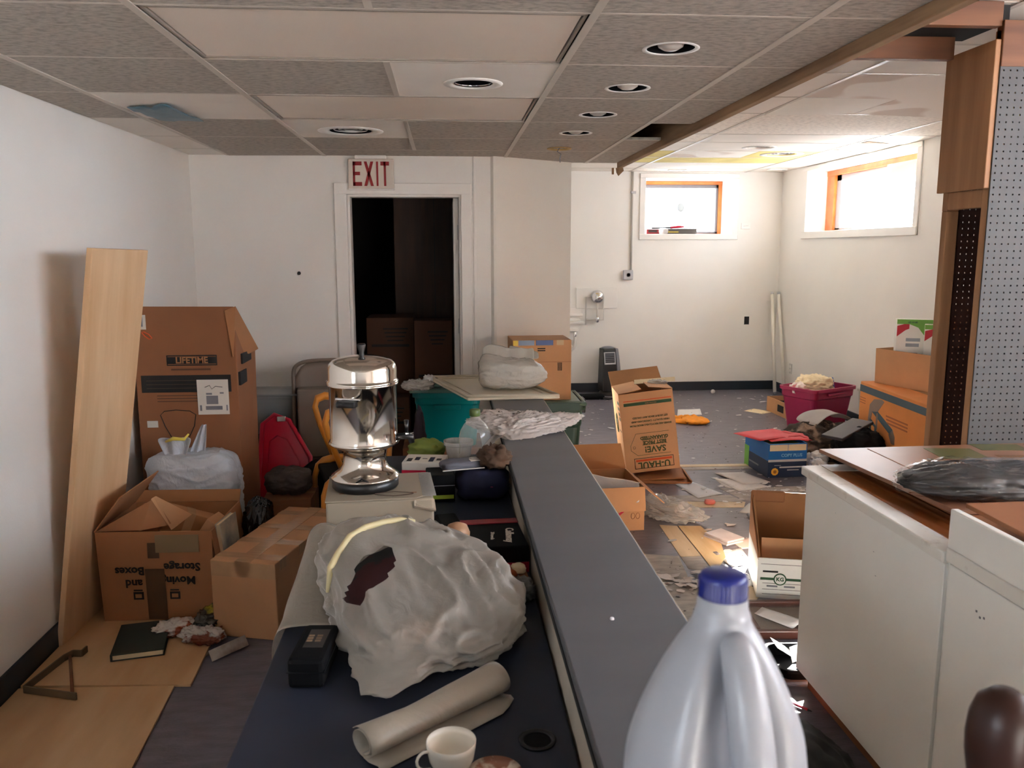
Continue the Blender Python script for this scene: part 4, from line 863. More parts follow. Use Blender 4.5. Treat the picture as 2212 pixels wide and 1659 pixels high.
P = [(-.17, -.02), (-.14, .50), (-.07, .555), (.02, .52), (.15, .30), (.155, .10), (.06, -.06), (-.12, -.08)]
B().prism([(x, .0 + .28 * z, z) for x, z in P], (0, .022, -.004)).build('panel', RED, t, .006)
cx = sum(p[0] for p in P) / 8; cz = sum(p[1] for p in P) / 8
B().tube([(x, -.004 + .28 * z, z) for x, z in P], .014, 8, closed=True).build('raised_rim', RED, t, smooth=True)
B().tube([(cx + (x - cx) * .62, -.004 + .28 * (cz + (z - cz) * .62), cz + (z - cz) * .62) for x, z in P], .005, 6, closed=True).build('inner_rib', RED, t, smooth=True)
bx('white_clip', (-.05, .125, .515), (.0, .15, .545), LGREY, t, .004)
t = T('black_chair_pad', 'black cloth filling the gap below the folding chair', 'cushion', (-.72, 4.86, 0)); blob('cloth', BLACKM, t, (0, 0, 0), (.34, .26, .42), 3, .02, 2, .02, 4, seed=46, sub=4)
wc = T('bent_wood_chair', 'honey coloured bent wood chair half hidden by the urn', 'chair', (-.535, 4.44, 0), radians(-75))
wc.scale = (1, .70, 1)
for s in (-1, 1):
    x = .21 * s
    B().tube([(x, -.25, .0), (x, -.25, .30), (x, -.245, .40), (x, -.22, .455), (x, -.17, .485), (x, -.1, .495), (x, .0, .495), (x, .2, .47)], .022, 12).build('front_leg', HONEY, wc, smooth=True)
    B().tube([(x, .22, .0), (x, .23, .45), (x, .27, .83)], .02, 10).build('rear_leg', HONEY, wc, smooth=True)
    B().tube([(x + .02 * s, .27, .76), (x + .02 * s, .02, .83), (x + .02 * s, -.14, .85), (x + .02 * s, -.20, .835), (x + .02 * s, -.22, .79), (x + .01 * s, -.19, .70), (x + .01 * s, -.10, .52)], [.018, .02, .022, .024, .024, .023, .02], 12).build('arm', HONEY, wc, smooth=True)
bx('seat', (-.20, -.22, .44), (.20, .22, .475), BLACKM, wc, .012); B().tube([(-.21, .27, .82), (0, .31, .84), (.21, .27, .82)], .018, 10).build('back_rail', HONEY, wc, smooth=True)

# ------------------------------------------------------------------ left floor
pl = T('leaning_plank', 'tall wide bare wood plank leaning by the left wall', 'plank', (-1.61, 3.63, 0)); o = Vector((-1.61, 3.63, 0))
a, b_, c, d = [Vector(p) - o for p in ((-1.635, 3.41, 0), (-1.615, 3.94, 0), (-1.38, 4.024, 1.652), (-1.415, 3.497, 1.66))]
nrm = (b_ - a).cross(d - a).normalized(); nrm = nrm if nrm.x < 0 else -nrm
B().prism([a, b_, c, d], nrm * .024).build('board', PLY, pl, .002)
def plywood(name, lab, P, z, th):
    cx = sum(p[0] for p in P) / len(P); cy = sum(p[1] for p in P) / len(P); t = T(name, lab, 'plywood', (cx, cy, z))
    B().prism([(x - cx, y - cy, 0) for x, y in P], (0, 0, th)).build('sheet', PLYF, t, .0015); return t
plywood('plywood_sheet', 'plywood sheet on the floor under the book and brown box', [(-1.645, 3.085), (-1.0, 3.045), (-1.012, 3.29), (-1.06, 4.1), (-1.645, 4.1)], .0005, .011)
plywood('plywood_sheet', 'nearest plywood sheet on the floor at lower left corner', [(-1.645, 3.07), (-1.06, 3.045), (-1.03, 2.5), (-.99, 1.6), (-1.645, 1.6)], .0005, .009)
br = T('metal_bracket', 'rusty bent metal shelf bracket lying on the plywood', 'bracket', (-1.5, 3.12, .012))
o = Vector((-1.5, 3.12, 0))
pts = [(-1.385, 2.962), (-1.605, 3.03), (-1.60, 3.06), (-1.565, 3.27), (-1.545, 3.31), (-1.51, 3.305), (-1.505, 3.345)]
BR = M('bracket_metal', lin(104, 88, 68), .5, .15, 9)
b = B(); q = [Vector((x, y, 0)) - o for x, y in pts]
for p0, p1 in zip(q, q[1:]):
    dv = (p1 - p0); n_ = Vector((-dv.y, dv.x, 0)).normalized() * .0035
    b.prism([p0 - n_, p1 - n_, p1 + n_, p0 + n_], (0, 0, .028))
b.build('flat_bar', BR, br, .001)
B().tube([Vector((-1.55, 3.29, .012)) - o, Vector((-1.41, 2.985, .012)) - o], .006, 8).build('brace_rod', M('brace_rust', lin(120, 76, 48), .6, .15, 9), br, smooth=True)
bk = T('dark_green_book', 'dark green hardback book lying on the plywood sheet', 'book', (-1.305, 3.41, .012), radians(12))
bx('cover', (-.10, -.145, .024), (.10, .145, .029), M('book_green', lin(46, 54, 48), .6, .08, 8), bk, .001); bx('cover', (-.10, -.145, 0), (.10, .145, .004), M('book_green', None), bk, .001)
bx('pages', (-.095, -.140, .004), (.094, .141, .024), PAPERB, bk, 0); bx('spine', (-.103, -.145, 0), (-.097, .145, .029), M('book_green', None), bk, .001)
mb = T('moving_box', 'open brown moving carton with upside-down lettering on the plywood', 'box', (-1.298, 3.845, .0125), radians(-2))
carton_body(mb, .49, .43, .415, CARDD, .007, flare=.008); w2, d2, h = .253, .223, .415
B().prism([(-w2, -d2 + .02, h), (-.02, -d2 + .05, h + .13), (.045, -d2 + .05, h + .012), (-.06, -d2 + .02, h)], (.01, .02, .003)).build('flap', CARDD, mb, .001)
B().prism([(-.02, -d2 + .05, h + .135), (-.012, -d2 + .06, h + .14), (.085, .0, h - .0), (.06, -d2 + .05, h - .01)], (.004, .02, 0)).build('flap_edge', CARD, mb, .001)
flap(mb, (-w2, d2, h), (-w2, -d2, h), (-1, 0, 0), .20, -38, CARDD); flap(mb, (w2, -d2, h), (w2, d2, h), (1, 0, 0), .16, 172, CARDD); flap(mb, (-w2, d2, h), (w2, d2, h), (0, 1, 0), .06, 30, CARDI)
patch('packing_tape', TAPED, mb, (-.005, -d2 - .0022, .33), (1, 0, 0), (0, .04, 1), .05, .07); patch('packing_tape', TAPED, mb, (-.005, -d2 + .002, .125), (1, 0, 0), (0, -.04, 1), .085, .24)
patch('label', M('tan_label', lin(140, 118, 84), .5), mb, (.10, -d2 - .0022, .36), (1, 0, 0), (0, .04, 1), .19, .08)
F = (0, -.222)
for s, sz, x, z in (('Storage', .052, .115, .252), ('Boxes', .052, -.115, .236), ('Moving', .052, .095, .19), ('and', .052, -.10, .178)): text(s, sz, INK, mb, (x, -d2 + .0005, z), (-1, 0, 0), (0, .03, -1), bold=.0014)
for x in (-.085, .075):
    bx('print_block', (x - .022, -d2 + .003, .10), (x + .022, -d2 + .0055, .135), INK, mb, 0); bx('print_block_inner', (x - .014, -d2 + .0024, .108), (x + .014, -d2 + .0055, .126), CARDD, mb, 0); bx('print_bar', (x - .02, -d2 + .003, .14), (x + .018, -d2 + .0055, .146), INK, mb, 0)
t = T('small_brown_carton', 'small brown carton poking out of the moving box', 'carton', (-1.30, 3.90, .24), radians(18)); bx('body', (-.11, -.05, 0), (.11, .05, .20), CARDI, t, .003, Matrix.Rotation(radians(22), 4, 'Y')); bx('tape', (-.02, -.0505, .0), (.02, .0505, .201), TAPE, t, 0, Matrix.Rotation(radians(22), 4, 'Y'))
t = T('light_wood_block', 'pale cardboard slab leaning out of the moving box', 'block', (-1.19, 3.80, .26), radians(-12)); bx('slab', (-.025, -.05, 0), (.025, .06, .21), CARD, t, .002, Matrix.Rotation(radians(35), 4, 'Y'))
t = T('cover_book', 'pale printed hardback book leaning beside the moving box', 'book', (-.992, 3.75, .012), radians(-8)); Xm = Matrix.Rotation(radians(-5), 4, 'Y')
bx('cover', (-.012, -.09, .0), (-.008, .09, .43), M('book_print', lin(206, 194, 170), .45, vs=7, col2=lin(96, 104, 110)), t, .001, Xm); bx('pages', (-.008, -.086, .004), (.010, .086, .426), PAPERB, t, 0, Xm); bx('cover', (.010, -.09, .0), (.014, .09, .43), M('book_print', None), t, .001, Xm)
t = T('white_trash_bag', 'shiny white tied trash bag sitting behind the moving box', 'bag', (-1.265, 4.215, .273)); 
blob('bag_film', WBAG, t, (-.015, 0, 0), (.41, .22, .375), 4.5, .012, 1.6, .02, 3.2, (.7, .7, 3.4), seed=51, sub=6, spikes=(((-1, -.2, .5), .04, 8), ((.9, -.3, -.8), .02, 6)))
G = [[(-.10 + .10 * (i / 5 - .5) * (1 + .25 * j), -.05 + .02 * sin(i * 2), .36 + .032 * j + .01 * noise.noise((i, j, 2))) for j in range(4)] for i in range(6)]
B().grid(G).build('tied_knot', WBAG, t, thick=.0015, smooth=True, sub=2)
G = [[(-.02 + .085 * (i / 5 - .3) * (1 - .23 * j) + .018 * j, -.02 + .012 * sin(i * 2), .365 + .050 * j - .0 + .008 * noise.noise((i, j, 5))) for j in range(4)] for i in range(6)]
B().grid(G).build('bag_ear', WBAG, t, thick=.0015, smooth=True, sub=2)
B().tube([(-.14, -.06, .44), (-.10, -.07, .457), (-.05, -.06, .45), (-.03, -.05, .475)], [.006, .010, .008, .004], 8).build('yellow_tie', M('yellow_tie', lin(226, 206, 90), .4), t, smooth=True)
t = T('support_carton', 'brown carton hidden under the white trash bag', 'box', (-1.27, 4.225, .0125)); bx('body', (-.20, -.12, 0), (.17, .11, .26), CARDR, t, .003); bx('tape', (-.02, -.1205, .1), (.02, .1105, .2605), TAPE, t, 0)
lt = T('tall_chair_carton', 'tall dented brown carton with black printed bands in the corner', 'box', (-1.355, 4.575, 0))
b = B(); xl, xr, yf, yb = -.262, .255, -.175, .19
b.hull([(xl, yf, 0), (xr, yf, 0), (xr, yb, 0), (xl, yb, 0), (xl, yf, 1.37), (xr - .0, yf, 1.366), (xr + .015, yb, 1.12), (xl, yb, 1.22)], [(3, 2, 1, 0), (0, 1, 5, 4), (1, 2, 6, 5), (2, 3, 7, 6), (3, 0, 4, 7), (4, 5, 6, 7)]); b.build('body', CARDR, lt, .004)
B().prism([(xr - .05, yf - .004, 1.34), (xr + .008, yf - .004, 1.362), (xr + .03, yb, 1.10), (xr + .012, .05, 1.09), (xr - .02, yf - .004, 1.10)], (.004, -.006, .006)).build('crushed_flap', CARDD, lt, .002)
def band(name, m, x0, x1, z0, z1, d=.0015): bx(name, (x0, yf - d, z0), (x1, yf + .001, z1), m, lt, 0)
band('printed_band', INK, -.235, .22, .92, 1.01); band('printed_logo', INK, -.10, .155, 1.06, 1.115); band('logo_line', CARDR, -.095, .15, 1.066, 1.069, .0022); band('logo_line', CARDR, -.095, .15, 1.106, 1.109, .0022)
text('LIFETIME', .045, CARDD, lt, (.027, yf - .0018, 1.087), (1, 0, 0), (0, 0, 1), bold=.0012, xs=.95)
for z in (.94, .96, .98): band('band_line', M('dim_print', lin(70, 52, 40), .7), -.21, .10, z, z + .004, .002)
for z in (.87, .885, .90): band('small_print', M('dim_print2', lin(96, 60, 38), .7), -.16, .06, z, z + .005)
band('small_print', M('dim_print2', None), -.08, .12, 1.035, 1.045)
lbx = bx('shipping_label', (.045, yf - .003, .80), (.205, yf, .985), LABEL, lt, 0); lbx['label'] = 'white shipping label with barcode'
for x0, x1, z0, z1 in ((.09, .15, .855, .90), (.09, .12, .905, .915), (.085, .17, .825, .845), (.055, .065, .82, .85), (.19, .197, .82, .85), (.16, .18, .91, .918)): bx('label_print', (x0, yf - .0036, z0), (x1, yf - .0028, z1), GREYP, lbx, 0)
B().tube([(.085, yf - .0034, .945), (.11, yf - .0034, .955), (.12, yf - .0034, .935), (.14, yf - .0034, .95), (.175, yf - .0034, .945)], .0016, 5).build('signature', INK, lbx)
band('corner_label', LABEL, -.245, -.192, 1.25, 1.325, .002); bx('label_print', (-.225, yf - .003, 1.265), (-.207, yf - .001, 1.315), GREYP, lt, 0); band('small_sticker', LABEL, -.22, -.165, .735, .77, .002)
B().tube([(-.215, yf - .002, 1.235), (-.20, yf - .002, 1.215), (-.18, yf - .002, 1.20), (-.165, yf - .002, 1.205), (-.18, yf - .002, 1.225), (-.205, yf - .002, 1.238)], .003, 5, closed=True).build('orange_mark', INKO, lt)
P = [(-.15, .80), (-.13, .82), (-.07, .826), (.0, .82), (.03, .80), (.02, .74), (-.02, .66), (-.09, .66), (-.13, .74)]
B().tube([(x, yf - .0005, z) for x, z in P], .0022, 4, closed=True).build('chair_outline', INK, lt)
for y0, y1, z0, z1, nm in ((-.16, -.02, .95, 1.02, 'printed_band'), (-.10, .10, 1.055, 1.11, 'printed_logo')): bx(nm, (xr - .001, y0, z0), (xr + .012, y1, z1), INK, lt, 0)
t = T('black_foil_bag', 'shiny black foil bag between the cartons', 'bag', (-.955, 4.09, .0)); blob('foil', M('black_foil', lin(26, 24, 26), .12, .2, 14), t, (0, 0, 0), (.13, .24, .42), 3, .014, 3, .03, 6, seed=61, sub=5)
tb = T('taped_carton', 'long brown carton sealed with strips of clear tape', 'box', (-.785, 3.81, 0), radians(-15))
bx('body', (-.15, -.38, 0), (.15, .38, .345), CARD, tb, .004)
for y in (-.31, -.12, .08, .28): bx('cross_tape', (-.151, y - .03, .30), (.151, y + .03, .3458), TAPE, tb, 0)
bx('seam_tape', (-.035, -.3812, .28), (.035, .3812, .3466), TAPE, tb, 0)
bx('end_tape', (-.148, -.3812, .275), (.148, -.3795, .340), TAPE, tb, 0)
t = T('patterned_cushion', 'dark patterned cloth bundle on a carton behind the taped carton', 'cushion', (-.88, 4.50, .34)); blob('cloth', FUR, t, (0, 0, 0), (.24, .2, .13), 3, .012, 2.4, .014, 5, seed=62, sub=5)
t = T('low_brown_carton', 'low brown carton under the patterned cloth bundle', 'box', (-.87, 4.49, 0)); bx('body', (-.13, -.14, 0), (.13, .13, .339), CARDR, t, .003); bx('tape', (-.131, -.02, .2), (.131, .02, .3393), TAPE, t, 0)
for k, (x, y, rz, c1, c2, lab) in enumerate(((-1.19, 3.50, .3, lin(206, 196, 186), lin(150, 70, 40), 'white and orange snack wrapper beside the dark green book'), (-1.06, 3.42, -.4, lin(190, 180, 170), lin(120, 60, 36), 'crumpled pale wrapper in the middle of the wrapper pile'), (-1.03, 3.55, .9, lin(60, 58, 48), lin(150, 140, 40), 'dark wrapper with a yellow patch against the moving box'))):
    t = T('snack_wrapper', lab, 'wrapper', (x, y, .012), rz, 'wrappers by the moving box'); blob('film', M('wrapper_%d' % k, c1, .25, vs=9, col2=c2, thr=(.5, .56)), t, (0, 0, 0), (.20, .12, .045 if k < 2 else .09), 2.2, .016, 3, .018, 5, (1, 2, 1), seed=70 + k, sub=5)
t = T('folded_brochure', 'folded shiny brochure standing open on the floor by the taped carton', 'brochure', (-.93, 3.31, .001), radians(40)); B().grid([[(-.08 + .04 * j, .03 * s + .0, .002 + .035 * (1 - abs(s)) + .004 * j) for j in range(5)] for s in (-1, -.5, 0, .5, 1)]).build('leaf', M('glossy_brochure', lin(186, 176, 164), .2, vs=10, col2=lin(110, 84, 70)), t, thick=.001)

# inside the dark closet
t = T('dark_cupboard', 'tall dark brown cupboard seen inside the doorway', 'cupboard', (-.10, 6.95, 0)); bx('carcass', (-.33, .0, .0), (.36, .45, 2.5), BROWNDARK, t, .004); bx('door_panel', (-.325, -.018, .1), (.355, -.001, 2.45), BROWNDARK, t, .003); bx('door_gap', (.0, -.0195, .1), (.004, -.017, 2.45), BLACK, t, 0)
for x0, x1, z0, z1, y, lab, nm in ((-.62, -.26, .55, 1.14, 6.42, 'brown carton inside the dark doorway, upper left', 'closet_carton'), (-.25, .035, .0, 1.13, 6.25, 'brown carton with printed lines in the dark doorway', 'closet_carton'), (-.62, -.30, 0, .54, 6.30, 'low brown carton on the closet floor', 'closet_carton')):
    t = T(nm, lab, 'box', ((x0 + x1) / 2, y, z0), 0, 'cartons stacked in the closet'); w = (x1 - x0) / 2; bx('body', (-w, 0, 0), (w, .22 if y < 6.4 else .4, z1 - z0), M('shaded_closet_carton', lin(84, 54, 36), .8), t, .004)  # cardboard colour darkened to stand in for the closet's shade
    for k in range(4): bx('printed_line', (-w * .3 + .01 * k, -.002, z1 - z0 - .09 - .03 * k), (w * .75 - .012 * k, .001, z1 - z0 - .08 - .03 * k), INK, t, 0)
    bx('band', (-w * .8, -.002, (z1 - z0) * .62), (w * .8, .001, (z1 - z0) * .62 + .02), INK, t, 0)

# ------------------------------------------------------------------ right side of the room
fh = T('tower_heater', 'black and grey tower heater standing against the far wall', 'heater', (1.855, 9.36, 0), radians(12))
b = B(); G = []
def hsec(z):
    k = z / .55; w = .118 - .030 * k ** 1.6; d = .085 - .02 * k; return w, d
lv = [0.05, .08, .2, .32, .44, .51, .535]
def heater_shell(sx0, sx1, name, mat, parent, grow=0):
    b = B(); rings = []
    for z in lv:
        w, d = hsec(z); w += grow; d += grow
        x0, x1 = -w + 2 * w * sx0, -w + 2 * w * sx1; y = .05 * (z / .55) ** 2
        rings.append([b.bm.verts.new((x, yy + y, z)) for x, yy in ((x0, -d), (x1, -d), (x1, d), (x0, d))])
    for A, Q in zip(rings, rings[1:]):
        for k in range(4): b.bm.faces.new((A[k], A[(k + 1) % 4], Q[(k + 1) % 4], Q[k]))
    b.bm.faces.new(rings[0][::-1]); b.bm.faces.new(rings[-1]); return b.build(name, mat, parent, .010)
heater_shell(0, .80, 'front_body', BLACK, fh); heater_shell(.795, 1.0, 'side_fin', GREYP, fh, .004)
B().lathe([(0, 0), (.125, 0), (.13, .01), (.12, .035), (.09, .05), (0, .052)], seg=32, sy=.8).build('base', BLACK, fh, smooth=True)
B().lathe([(.082, .0), (.075, .012), (.04, .022), (0, .025)], (-.012, .05, .533), 24, sy=.62).build('top_cap', GREYP, fh, smooth=True)
gx = B()
for lo, hi in (((-.088, -.010, -.07), (-.078, .012, .07)), ((.04, -.010, -.07), (.05, .012, .07)), ((-.088, -.010, .06), (.05, .012, .07)), ((-.088, -.010, -.07), (.05, .012, -.052))): gx.box(lo, hi)
gr = gx.build('grille_frame', SILVER, fh, .002); gr.matrix_local = Matrix.Translation((.0, -.040, .425)) @ Matrix.Rotation(radians(-10), 4, 'X')
for z in (-.035, -.015, .005, .025, .043): bx('grille_slat', (-.078, -.007, z), (.04, .001, z + .007), GREYP, gr, 0)
bx('control_line', (.0, -.079, .155), (.05, -.076, .160), SILVER, fh, 0)
t = T('black_shoe', 'black rounded shape on the floor right of the tower heater', 'shoe', (2.06, 9.30, 0)); blob('upper', BLACKM, t, (0, 0, 0), (.12, .24, .11), 2.4, .006, 2, .006, 4, seed=81, sub=4)
t = T('black_floor_item', 'flat black object on the floor left of the heater', 'clutter', (1.60, 9.10, 0)); bx('body', (-.14, -.08, 0), (.14, .09, .045), BLACKM, t, .015); B().tube([(.1, -.06, .02), (.18, -.10, .012), (.22, -.06, .01)], .012, 8).build('strap', BLACK, t)
t1 = T('fluorescent_tube', 'left fluorescent tube leaning in the far corner', 'tube', (3.74, 9.15, .0), 0, 'two tubes in the far corner')
t2 = T('fluorescent_tube', 'right fluorescent tube leaning in the far corner', 'tube', (3.815, 9.06, .0), 0, 'two tubes in the far corner')
for t, top in ((t1, (.055, .36, 1.165)), (t2, (.035, .40, 1.165))):
    v = Vector(top); q = v.to_track_quat('Z', 'Y').to_matrix().to_4x4(); L = v.length
    B().lathe([(0, .03), (.019, .03), (.019, L - .03), (0, L - .03)], seg=18).build('glass_tube', M('tube_white', lin(224, 220, 210), .3), t, smooth=True).matrix_local = q
    for z0, z1 in ((.004, .032), (L - .032, L - .004)): B().lathe([(0, z0), (.0195, z0), (.0195, z1), (0, z1)], seg=18).build('end_cap', SILVER if z0 > .1 else GREYP, t, smooth=True).matrix_local = q
sb = T('shallow_carton', 'shallow open brown carton behind the magenta tote', 'box', (3.52, 8.0, 0), radians(92)); carton_body(sb, .56, .42, .15, CARD, .006); patch('printed_mark', INK, sb, (-.05, .2105, .075), (-1, 0, 0), (0, 0, 1), .14, .07)
bx('black_liner', (-.27, -.20, .008), (.27, .20, .10), BLACKM, sb, .004)
mg = T('magenta_tote', 'magenta plastic tote overflowing with cloth and papers', 'tote', (3.385, 7.30, 0), radians(27)); tote_body(mg, .56, .40, .42, MAG, .05, .014, .03); bx('grip', (-.12, -.222, .355), (.12, -.195, .375), MAG, mg, .006)
t = T('cream_cloth', 'cream cloth heaped on top of the magenta tote', 'cloth', (3.36, 7.32, .33), radians(20)); blob('cloth', CREAMC, t, (0, 0, 0), (.34, .26, .17), 2.5, .03, 2.2, .035, 4, seed=82, sub=5)
t = T('striped_garment', 'white and pink garment in left corner of the magenta tote', 'cloth', (3.20, 7.25, .33)); blob('cloth', M('pink_white', lin(230, 216, 210), .8, vs=14, col2=lin(206, 130, 130), thr=(.56, .6)), t, (0, 0, 0), (.16, .16, .12), 2.5, .02, 2.5, .02, 5, seed=83, sub=4)
t = T('blue_packet', 'blue packet in the right corner of magenta tote', 'packet', (3.56, 7.42, .34), radians(20)); bx('packet', (-.07, -.01, 0), (.07, .012, .13), M('blue_packet', lin(70, 96, 160), .4), t, .004, Matrix.Rotation(radians(-20), 4, 'X')); bx('clear_edge', (-.075, -.013, .08), (-.02, .0, .135), CLEARW, t, 0)
fb = T('grey_frosted_bin', 'pale grey bin between the magenta tote and orange carton', 'bin', (3.73, 6.88, 0)); tote_body(fb, .24, .26, .44, M('pale_grey_bin', lin(186, 182, 172), .5), .02, .01, .02)
oc = T('orange_chair_carton', 'orange brown carton printed with a grey folding chair', 'box', (3.535, 5.86, 0), radians(-93.5))
W2, D2, H = .53, .24, .60
bx('body', (-W2, -D2, 0), (W2, D2, H), CARDO, oc, .005); bx('tape', (-W2 - .001, -.04, .1), (W2 + .001, .04, H + .0007), TAPE, oc, 0)
PT = M('print_slate', lin(72, 92, 102), .6); PG = M('print_taupe', lin(140, 122, 110), .6)
def pr(poly, m, nm='printed_chair'): 
    B().prism([(x, -D2 - .0012, z if z > .42 or nm != 'printed_chair' else z) for x, z in [(x_, .215 + z_ * .60) if nm == 'printed_chair' else (x_, z_) for x_, z_ in poly]], (0, .002, 0)).build(nm, m, oc)
pr([(-W2, .52), (-W2, .575), (W2, .575), (W2, .52)], PT, 'printed_band')
pr([(-.36, .12), (-.34, .38), (-.27, .47), (-.14, .50), (-.10, .48), (-.20, .32), (-.29, .30), (-.315, .12)], PG)
pr([(-.30, .30), (-.20, .33), (.06, .18), (.03, .10), (-.22, .25)], PT); pr([(-.33, .0), (-.33, .20), (-.29, .19), (-.20, .12), (-.20, .0), (-.235, .0), (-.235, .11), (-.295, .13), (-.295, .0)], PT)
pr([(-.22, .10), (-.22, .30), (-.19, .31), (-.19, .10)], PG); pr([(.05, .0), (.0, .10), (.06, .18), (.10, .10), (.10, .0)], PG)
for k, z in enumerate((.40, .375, .35)): pr([(-.06 + .01 * k, z), (-.06 + .01 * k, z + .012), (.28, z + .012), (.28, z)], M('print_rust', lin(170, 96, 50), .6), 'printed_text')
for z in (.47, .45, .43): pr([(-.52, z), (-.52, z + .007), (-.42, z + .007), (-.42, z)], M('print_rust', None), 'printed_text')
tc = T('open_top_carton', 'plain brown open carton stacked on the orange chair carton', 'box', (3.60, 6.10, .602), radians(-72)); carton_body(tc, .52, .27, .275, CARD, .006, flare=.004)
flap(tc, (-.26, .135, .275), (.26, .135, .275), (0, 1, 0), .12, 100, CARD); flap(tc, (.26, -.135, .275), (.26, .135, .275), (1, 0, 0), .10, 150, CARD)
def wipes(lab, x, y, z, rz, h):
    t = T('wipes_box', lab, 'box', (x, y, z), rz, 'printed packages in the open carton')
    bx('body', (-.125, -.055, 0), (.125, .055, h), M('wipes_white', lin(226, 226, 220), .45), t, .003); e = -.0562
    def f(poly, m, nm): B().prism([(a * .125, e, c * h) for a, c in poly], (0, .0014, 0)).build(nm, m, t)
    f([(-1, 1), (1, 1), (1, .55), (.7, .72), (.2, .88), (-.3, .93), (-1, .93)], GREENB, 'green_print'); f([(-.98, .90), (-.98, .74), (-.5, .84), (-.3, .86), (-.3, .93), (-.6, .93)], M('wipes_red', lin(190, 30, 50), .5), 'red_print')
    f([(-1, 0), (-1, .35), (-.7, .30), (-.3, .14), (.3, .08), (1, .25), (1, 0)], M('wipes_blue', lin(90, 140, 196), .5), 'blue_print'); f([(.72, .0), (1, .0), (1, .5), (.86, .3)], M('wipes_deep_blue', lin(30, 70, 150), .5), 'dark_blue_print')
    for k, z in enumerate((.72, .64, .50, .42)): f([(-.45, z), (.35 - .05 * k, z), (.35 - .05 * k, z - (.05 if k < 2 else .02)), (-.45, z - (.05 if k < 2 else .02))], M('wipes_text', lin(140, 150, 160), .6), 'printed_text')
    f([(-.4, .97), (.15, .97), (.15, .945), (-.4, .945)], NAVY, 'printed_text')
wipes('left green, white and blue package standing in the open carton', 3.585, 6.14, .61, radians(-22), .51)
wipes('right green and white package beside the timber partition', 3.72, 5.97, .61, radians(-30), .48)
t = T('tall_back_carton', 'brown carton top showing behind the green and white packages', 'box', (3.74, 5.66, .602)); bx('body', (-.12, -.16, 0), (.11, .12, .64), CARDR, t, .004); bx('tape', (-.02, -.1605, .3), (.02, .1205, .6404), TAPE, t, 0)

# rubbish in front of the magenta tote
t = T('black_rag_pile', 'heap of dark patterned rags between blue box and orange carton', 'rags', (2.98, 6.32, 0)); blob('rags', TOILE, t, (0, 0, 0), (.52, .42, .26), 2.4, .05, 2.4, .06, 4, seed=91, sub=6)
t = T('black_cloth_bag', 'black cloth bag in front of the orange carton', 'bag', (3.10, 5.95, 0)); blob('bag', BLACKM, t, (0, 0, 0), (.34, .30, .30), 2.6, .02, 2.2, .03, 4, seed=92, sub=5)
t = T('grey_fabric_roll', 'pale grey stiff fabric piece on the rag pile', 'fabric', (3.05, 6.42, .22), radians(20)); G = [[(-.2 + .4 * i / 8, -.12 + .24 * j / 5, .05 + .085 * sin(pi * i / 8) ** .7 + .02 * noise.noise((i * .4, j * .5, 1))) for j in range(6)] for i in range(9)]; B().grid(G).build('fabric', M('grey_felt', lin(170, 166, 164), .8, .05, 8), t, thick=.004, smooth=True, sub=1)
t = T('dark_flat_case', 'dark flat case lying tilted across the black bag', 'case', (3.03, 5.98, .285), radians(30)); bx('shell', (-.20, -.09, 0), (.20, .09, .025), M('charcoal', lin(58, 54, 56), .45), t, .006, Matrix.Rotation(radians(-12), 4, 'Y'))
t = T('white_basket', 'small white plastic basket beside the orange carton', 'basket', (3.08, 5.62, 0)); tote_body(t, .24, .2, .20, LGREY, .02, .008, .015)
for k, (x, y, rz, s, lab) in enumerate(((2.83, 6.05, .4, .16, 'crumpled white tissue at the foot of the rag pile'), (2.74, 5.83, 1.2, .13, 'crumpled white paper right of the blue copy paper box'))):
    t = T('crumpled_paper', lab, 'paper', (x, y, 0), rz); blob('paper', PAPER, t, (0, 0, 0), (s, s * .8, .10), 2.2, .025, 3, .03, 5, seed=94 + k, sub=4)
cpb = T('copy_paper_box', 'blue open paper carton filled with green packs', 'box', (2.455, 5.95, 0), radians(3))
carton_body(cpb, .295, .42, .252, BLUE, .006)
Fy = -.2112
for lo, hi, m, nm in (((-.1482, -.2115, 0), (.1482, -.2095, .125), NAVY, 'navy_panel'), ((-.149, -.21, 0), (-.147, .21, .125), NAVY, 'navy_panel'), ((-.148, -.2120, .118), (.148, -.2095, .135), LGREY, 'white_stripe'), ((-.14, -.2125, .20), (-.002, -.2095, .246), PAPERB, 'cream_panel'), ((.002, -.2125, .20), (.14, -.2095, .246), PAPERB, 'cream_panel'), ((-.06, -.2125, .072), (.12, -.2095, .082), LGREY, 'white_print'), ((.0, -.2125, .052), (.09, -.2095, .058), LGREY, 'white_print'), ((-.10, -.2122, .09), (-.05, -.2095, .093), LGREY, 'white_print'), ((-.1495, -.05, .05), (-.147, .12, .062), GREYP, 'side_print'), ((-.1495, .13, .0), (-.147, .21, .16), GREENB, 'green_side')): bx(nm, lo, hi, m, cpb, 0)
text('COPY PLUS', .032, M('pale_blue_ink', lin(140, 190, 220), .5), cpb, (.03, -.2115, .165), (1, 0, 0), (0, 0, 1), bold=.0008)
B().lathe([(0, 0), (.028, 0), (.028, .002), (0, .002)], seg=9).build('gold_badge', M('gold_badge', lin(226, 170, 50), .5), cpb).matrix_local = Matrix.Translation((-.095, -.2115, .045)) @ Matrix.Rotation(radians(90), 4, 'X')
B().lathe([(0, 0), (.014, 0), (.014, .003), (0, .003)], seg=6).build('badge_centre', M('badge_brown', lin(150, 96, 30), .5), cpb).matrix_local = Matrix.Translation((-.095, -.2118, .045)) @ Matrix.Rotation(radians(90), 4, 'X')
